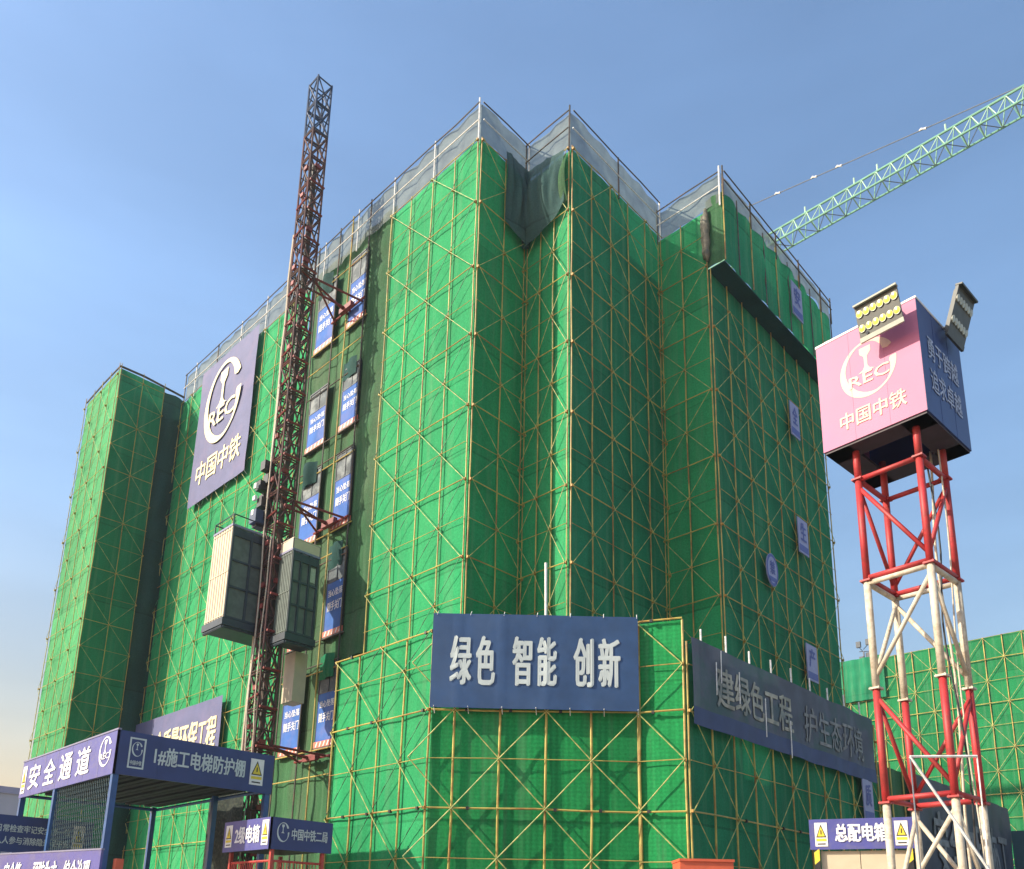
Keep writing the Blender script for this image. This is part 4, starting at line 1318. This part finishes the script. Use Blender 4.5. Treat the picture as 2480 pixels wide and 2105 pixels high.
# floodlights (each stands on the box: things of their own)
def floodlight(O, U, N, w, h, glass, label, stem):
    f_ = thing('floodlight', O, label, 'floodlight', 'floodlights on the sign box of the tower')
    U = Vector(U).normalized(); N = Vector(N).normalized(); V = N.cross(U).normalized()
    if V.z < 0: V = -V
    ax = (U, V, N)
    O = Vector(O)
    q = MB().use(M['lamp_body']); q.box(O, w / 2, h / 2, .035, ax)
    for i in range(9):
        q.box(O + U * (w * (-.42 + .105 * i)) - N * .06, .012, h / 2 * .9, .026, ax)
    q.build('housing', None, f_)
    q = MB(); q.box(O + V * (h / 2 + .02) + N * .03, w / 2 + .01, .018, .075, ax); q.build('visor', M['lamp_rim'] if glass is M['lamp_glass'] else M['lamp_body'], f_)
    q = MB(); q.box(O - V * (h / 2 + .05) + N * .012, w / 2 + .01, .048, .03, ax); q.build('lower_rim', M['lamp_rim'] if glass is M['lamp_glass'] else M['lamp_body'], f_)
    for r_i in (-1, 1):
        for k in range(6):
            c_ = O + U * (w * (-.41 + .164 * k)) + V * (h * .235 * r_i) + N * .037
            q = MB().use(M['black'])
            rr = w * .082
            ring = lambda r0, n: [c_ + U * (r0 * math.cos(a * PI / 8)) + V * (r0 * 1.15 * math.sin(a * PI / 8)) + N * n for a in range(16)]
            a0, a1, a2 = ring(rr, 0), ring(rr, .022), ring(rr * .86, .02)
            q.use(M['lamp_rim']); q.add(a0 + a1, [(i, (i + 1) % 16, 16 + (i + 1) % 16, 16 + i) for i in range(16)])
            q.add(a1 + a2, [(i, (i + 1) % 16, 16 + (i + 1) % 16, 16 + i) for i in range(16)])
            q.use(glass); q.add(a2 + [c_ + N * .03], [(i, (i + 1) % 16, 16) for i in range(16)])
            q.build('lens', None, f_)
    q = MB()
    for s_ in stem:
        q.tube(s_, .03, 6)
    q.build('bracket', M['cable'], f_)
NL = (-TV * .93 + Vector((0, 0, -.22)) + TU * .12)
floodlight((-4.98, 15.52, 13.80), TU * 1.0 - TV * .02, NL, .88, .66, M['lamp_glass'], 'floodlight with yellow lenses over the pink face of the tower box',
           [[(-5.25, 15.55, 13.5), (-5.2, 15.95, 13.9), (-5.2, 16.2, 14.1)], [(-4.75, 15.6, 13.9), (-4.75, 16.1, 14.12)]])
floodlight((-3.95, 17.35, 14.25), TV, (TU * .9 + Vector((0, 0, -.3)) - TV * .10), .82, .95, M['lamp_glass_dim'], 'dull floodlight facing right over the navy face of the tower box',
           [[(-3.98, 17.35, 14.1), (-4.3, 17.3, 14.12)], [(-3.98, 17.6, 14.0), (-4.25, 17.6, 14.12)]])
q = MB(); q.box((-6.35, 16.3, 14.22), .06, .05, .07); q.tube([(-6.35, 16.3, 14.0), (-6.35, 16.3, 14.2)], .02, 5)
tag(q.build('small_camera', M['lamp_body']), 'tiny dark camera on the left end of the tower box rim', 'camera')

# thin white bracket beside the tower
q = MB()
pA, pB, pC, pD = Vector((-4.93, 14.76, 4.49)), Vector((-4.11, 15.55, 4.52)), Vector((-4.20, 15.46, 2.80)), Vector((-5.03, 14.66, 2.4))
q.use(M['white_pole']); q.tube([pA, pB], .024, 6); q.tube([pA, pC + (pC - pA) * .9], .024, 6); q.tube([pB, (pB.x - .02, pB.y - .01, 0)], .012, 6)
q.use(M['cable']); 
q.tube([pA, (pA.x, pA.y, 0)], .012, 6)
wf = q.build('white_bracket_frame', M['white_pole']); tag(wf, 'thin white triangular pipe frame standing in front of the lattice tower', 'pipe frame')

# ------------------------------------------------------------------ tower crane behind the building
CR = thing('tower_crane', (-45, 50.6, 0), 'green tower crane whose lattice jib reaches out to the right above the roof', 'crane')
yA, yB, yM = 50.0, 51.25, 50.62
zc, zap = 50.8, 52.35
def chord(yz, name):
    q = MB(); q.tube([(-45, yz[0], yz[1]), (6, yz[0], yz[1])], yz[2], 7); q.build(name, M['jib'], CR)
chord((yA, zc, .075), 'jib_chord'); chord((yB, zc, .075), 'jib_chord'); chord((yM, zap, .085), 'jib_chord')
q = MB()
x_ = -45.0; k = 0
while x_ < 5.4:
    xn = x_ + 1.0
    ya_, yb_ = (yA, yB) if k % 2 == 0 else (yB, yA)
    q.use(M['jib_pale'])
    q.tube([(x_, yA, zc), (x_ + .5, yM, zap)], .036, 5, False); q.tube([(x_ + .5, yM, zap), (xn, yA, zc)], .036, 5, False)
    q.use(M['jib'])
    q.tube([(x_, yB, zc), (x_ + .5, yM, zap)], .036, 5, False); q.tube([(x_ + .5, yM, zap), (xn, yB, zc)], .036, 5, False)
    q.use(M['jib_pale']); q.tube([(x_, yA, zc), (x_, yB, zc)], .04, 5, False)
    q.use(M['cable']); q.tube([(x_, ya_, zc), (xn, yb_, zc)], .03, 5, False)
    x_ = xn; k += 1
o = q.build('jib_lacing', None, CR)
q = MB(); q.tube([(-45, yM, 61.5), (-24.8, yM, 55.9), (-9.4, yM, 52.95), (-6.2, yM, zap)], .035, 6)
q.build('pendant_bar', M['cable'], CR)
for fx, fy_, sc in ((1886, 457, 1), (1985, 410, 1), (2049, 382, 1.1), (2246, 292, 1)):
    xx = -24.8 + (fx - 1809) / (2349 - 1809) * 15.4
    zz_ = 55.9 + (xx + 24.8) / 15.4 * (52.95 - 55.9) + .0
    q = MB(); q.tube([(xx - .22, yM, zz_ + .05), (xx - .1, yM, zz_ + .10), (xx + .05, yM, zz_ + .02), (xx + .22, yM, zz_ - .05)], [.05, .10, .06, .09], 6)
    q.build('pendant_plate', M['white'], CR)
for xx in (-20.6, -17.0, -15.4, -11.0):
    q = MB(); q.tube([(xx, yM, zap), (xx, yM, zap + .55)], .06, 6); q.build('lifeline_post', M['jib_pale'], CR)
q = MB()
for a in (-.8, .8):
    for b_ in (-.8, .8):
        q.tube([(-45 + a, 50.6 + b_, 0), (-45 + a * .6, 50.6 + b_ * .6, 50.5 if True else 0)], .1, 6)
for i in range(22):
    z_ = i * 2.3
    q.tube([(-45.8, 49.8, z_), (-44.2, 49.8, z_ + 2.3)], .05, 5); q.tube([(-44.2, 49.8, z_), (-44.2, 51.4, z_ + 2.3)], .05, 5)
    q.tube([(-44.2, 51.4, z_), (-45.8, 51.4, z_ + 2.3)], .05, 5); q.tube([(-45.8, 51.4, z_), (-45.8, 49.8, z_ + 2.3)], .05, 5)
q.tube([(-45.5, 50.6, 50.5), (-45, 50.6, 61.8)], .12, 6); q.tube([(-44.5, 50.6, 50.5), (-45, 50.6, 61.8)], .12, 6)
q.build('mast', M['jib'], CR)
q = MB(); q.bx(-58, -45, yA, yB, zc - .1, zc + .3); q.bx(-58, -55.5, 50.1, 51.2, 48.2, zc - .1); q.build('counter_jib', M['jib'], CR)

# ------------------------------------------------------------------ netted building on the right, far structures
N2 = thing('netted_building', (-18, 105, 0), 'lower green netted building standing behind the red and white tower', 'building')
fr = FR((4.0, 100, 0), -X, -Y)
k2 = MB(); k2.bx(-40, 3.4, 101.4, 120, 0, 32.0); k2.build('concrete_frame', M['concrete'], N2)
scaffold_face(N2, fr, 47.5, 0, 33.6, bays(47.5, 1.9), M['net_right'], par=0, dz=2.5, seed=51, rp=.055, zref=31.0)
q = MB(); q.quad((4.0, 100, 0), (4.0, 120, 0), (4.0, 120, 33.6), (4.0, 100, 33.6)); q.build('safety_net', M['net_blue'], N2)
net_mesh(FR((-35.3, 99.6, 0), -X, -Y), 8.2, 28.6, 33.9, amp=.14, seed=52).build('safety_net', M['net_blue'], N2, smooth=True)  # darker sheet standing in for the shade on the upper left
LP = thing('floodlight_mast', (-43.3, 115, 0), 'tiny floodlight mast far behind the right building', 'light mast')
q = MB(); q.tube([(-43.3, 115, 0), (-43.3, 115, 39.8)], .12, 6); q.tube([(-43.8, 114.7, 39.8), (-42.7, 115.4, 39.8)], .07, 5); q.build('pole', M['cable'], LP)
for dx, z_ in ((-.45, 40.8), (.5, 41.2), (-.22, 38.6), (.45, 39.2)):
    q = MB(); q.box((-43.3 + dx * 1.1, 115 + dx * .8, z_), .3, .18, .42); q.tube([(-43.3 + dx, 115 + dx * .8, z_ - .4), (-43.3, 115, z_ - 1.1)], .05, 5); q.build('lamp_head', M['cage_frame'], LP)

HT = thing('teal_hoarding', (-12, 64.6, 0), 'dark teal sheet hoarding at the right edge under the far netted building', 'hoarding')
q = MB(); f_ = FR((-15.5, 64.5, 0), X, -Y)
for i in range(16):
    panel(q, f_, i * 1.0, 0, i * 1.0 + .985, 8.35, -.05, .0 if i % 2 else .03)
q.build('sheet_panel', M['teal'], HT)
FB = thing('far_building', (-105, 27, 0), 'pale violet far building low at the left edge behind the canopy', 'building')
q = MB(); q.bx(-115, -100.6, 24, 36, 0, 13.9); q.build('wall', M['far'], FB)
q = MB(); q.bx(-115.2, -100.4, 23.8, 36.2, 13.9, 14.6); q.build('roof', M['far2'], FB)
for i in range(3):
    q = MB(); q.bx(-100.58, -100.5, 25.0 + i * 3.2, 26.6 + i * 3.2, 9.6, 11.6); q.build('window', M['gate_frame'], FB)

flush_rest()
# ------------------------------------------------------------------ thin winter haze over the whole site
hz = MB(); hz.bx(-605, 405, -305, 605, -1.0, 64.0)
hm = bpy.data.materials.new('haze_air'); hm.use_nodes = True
hn = hm.node_tree
for n_ in list(hn.nodes):
    if n_.type != 'OUTPUT_MATERIAL': hn.nodes.remove(n_)
pv = hn.nodes.new('ShaderNodeVolumePrincipled')
pv.inputs['Color'].default_value = (0.86, 0.90, 0.95, 1)
pv.inputs['Density'].default_value = 0.0004
pv.inputs['Anisotropy'].default_value = 0.2
hn.links.new(pv.outputs[0], [n_ for n_ in hn.nodes if n_.type == 'OUTPUT_MATERIAL'][0].inputs['Volume'])
tag(hz.build('haze', hm), kind='stuff')
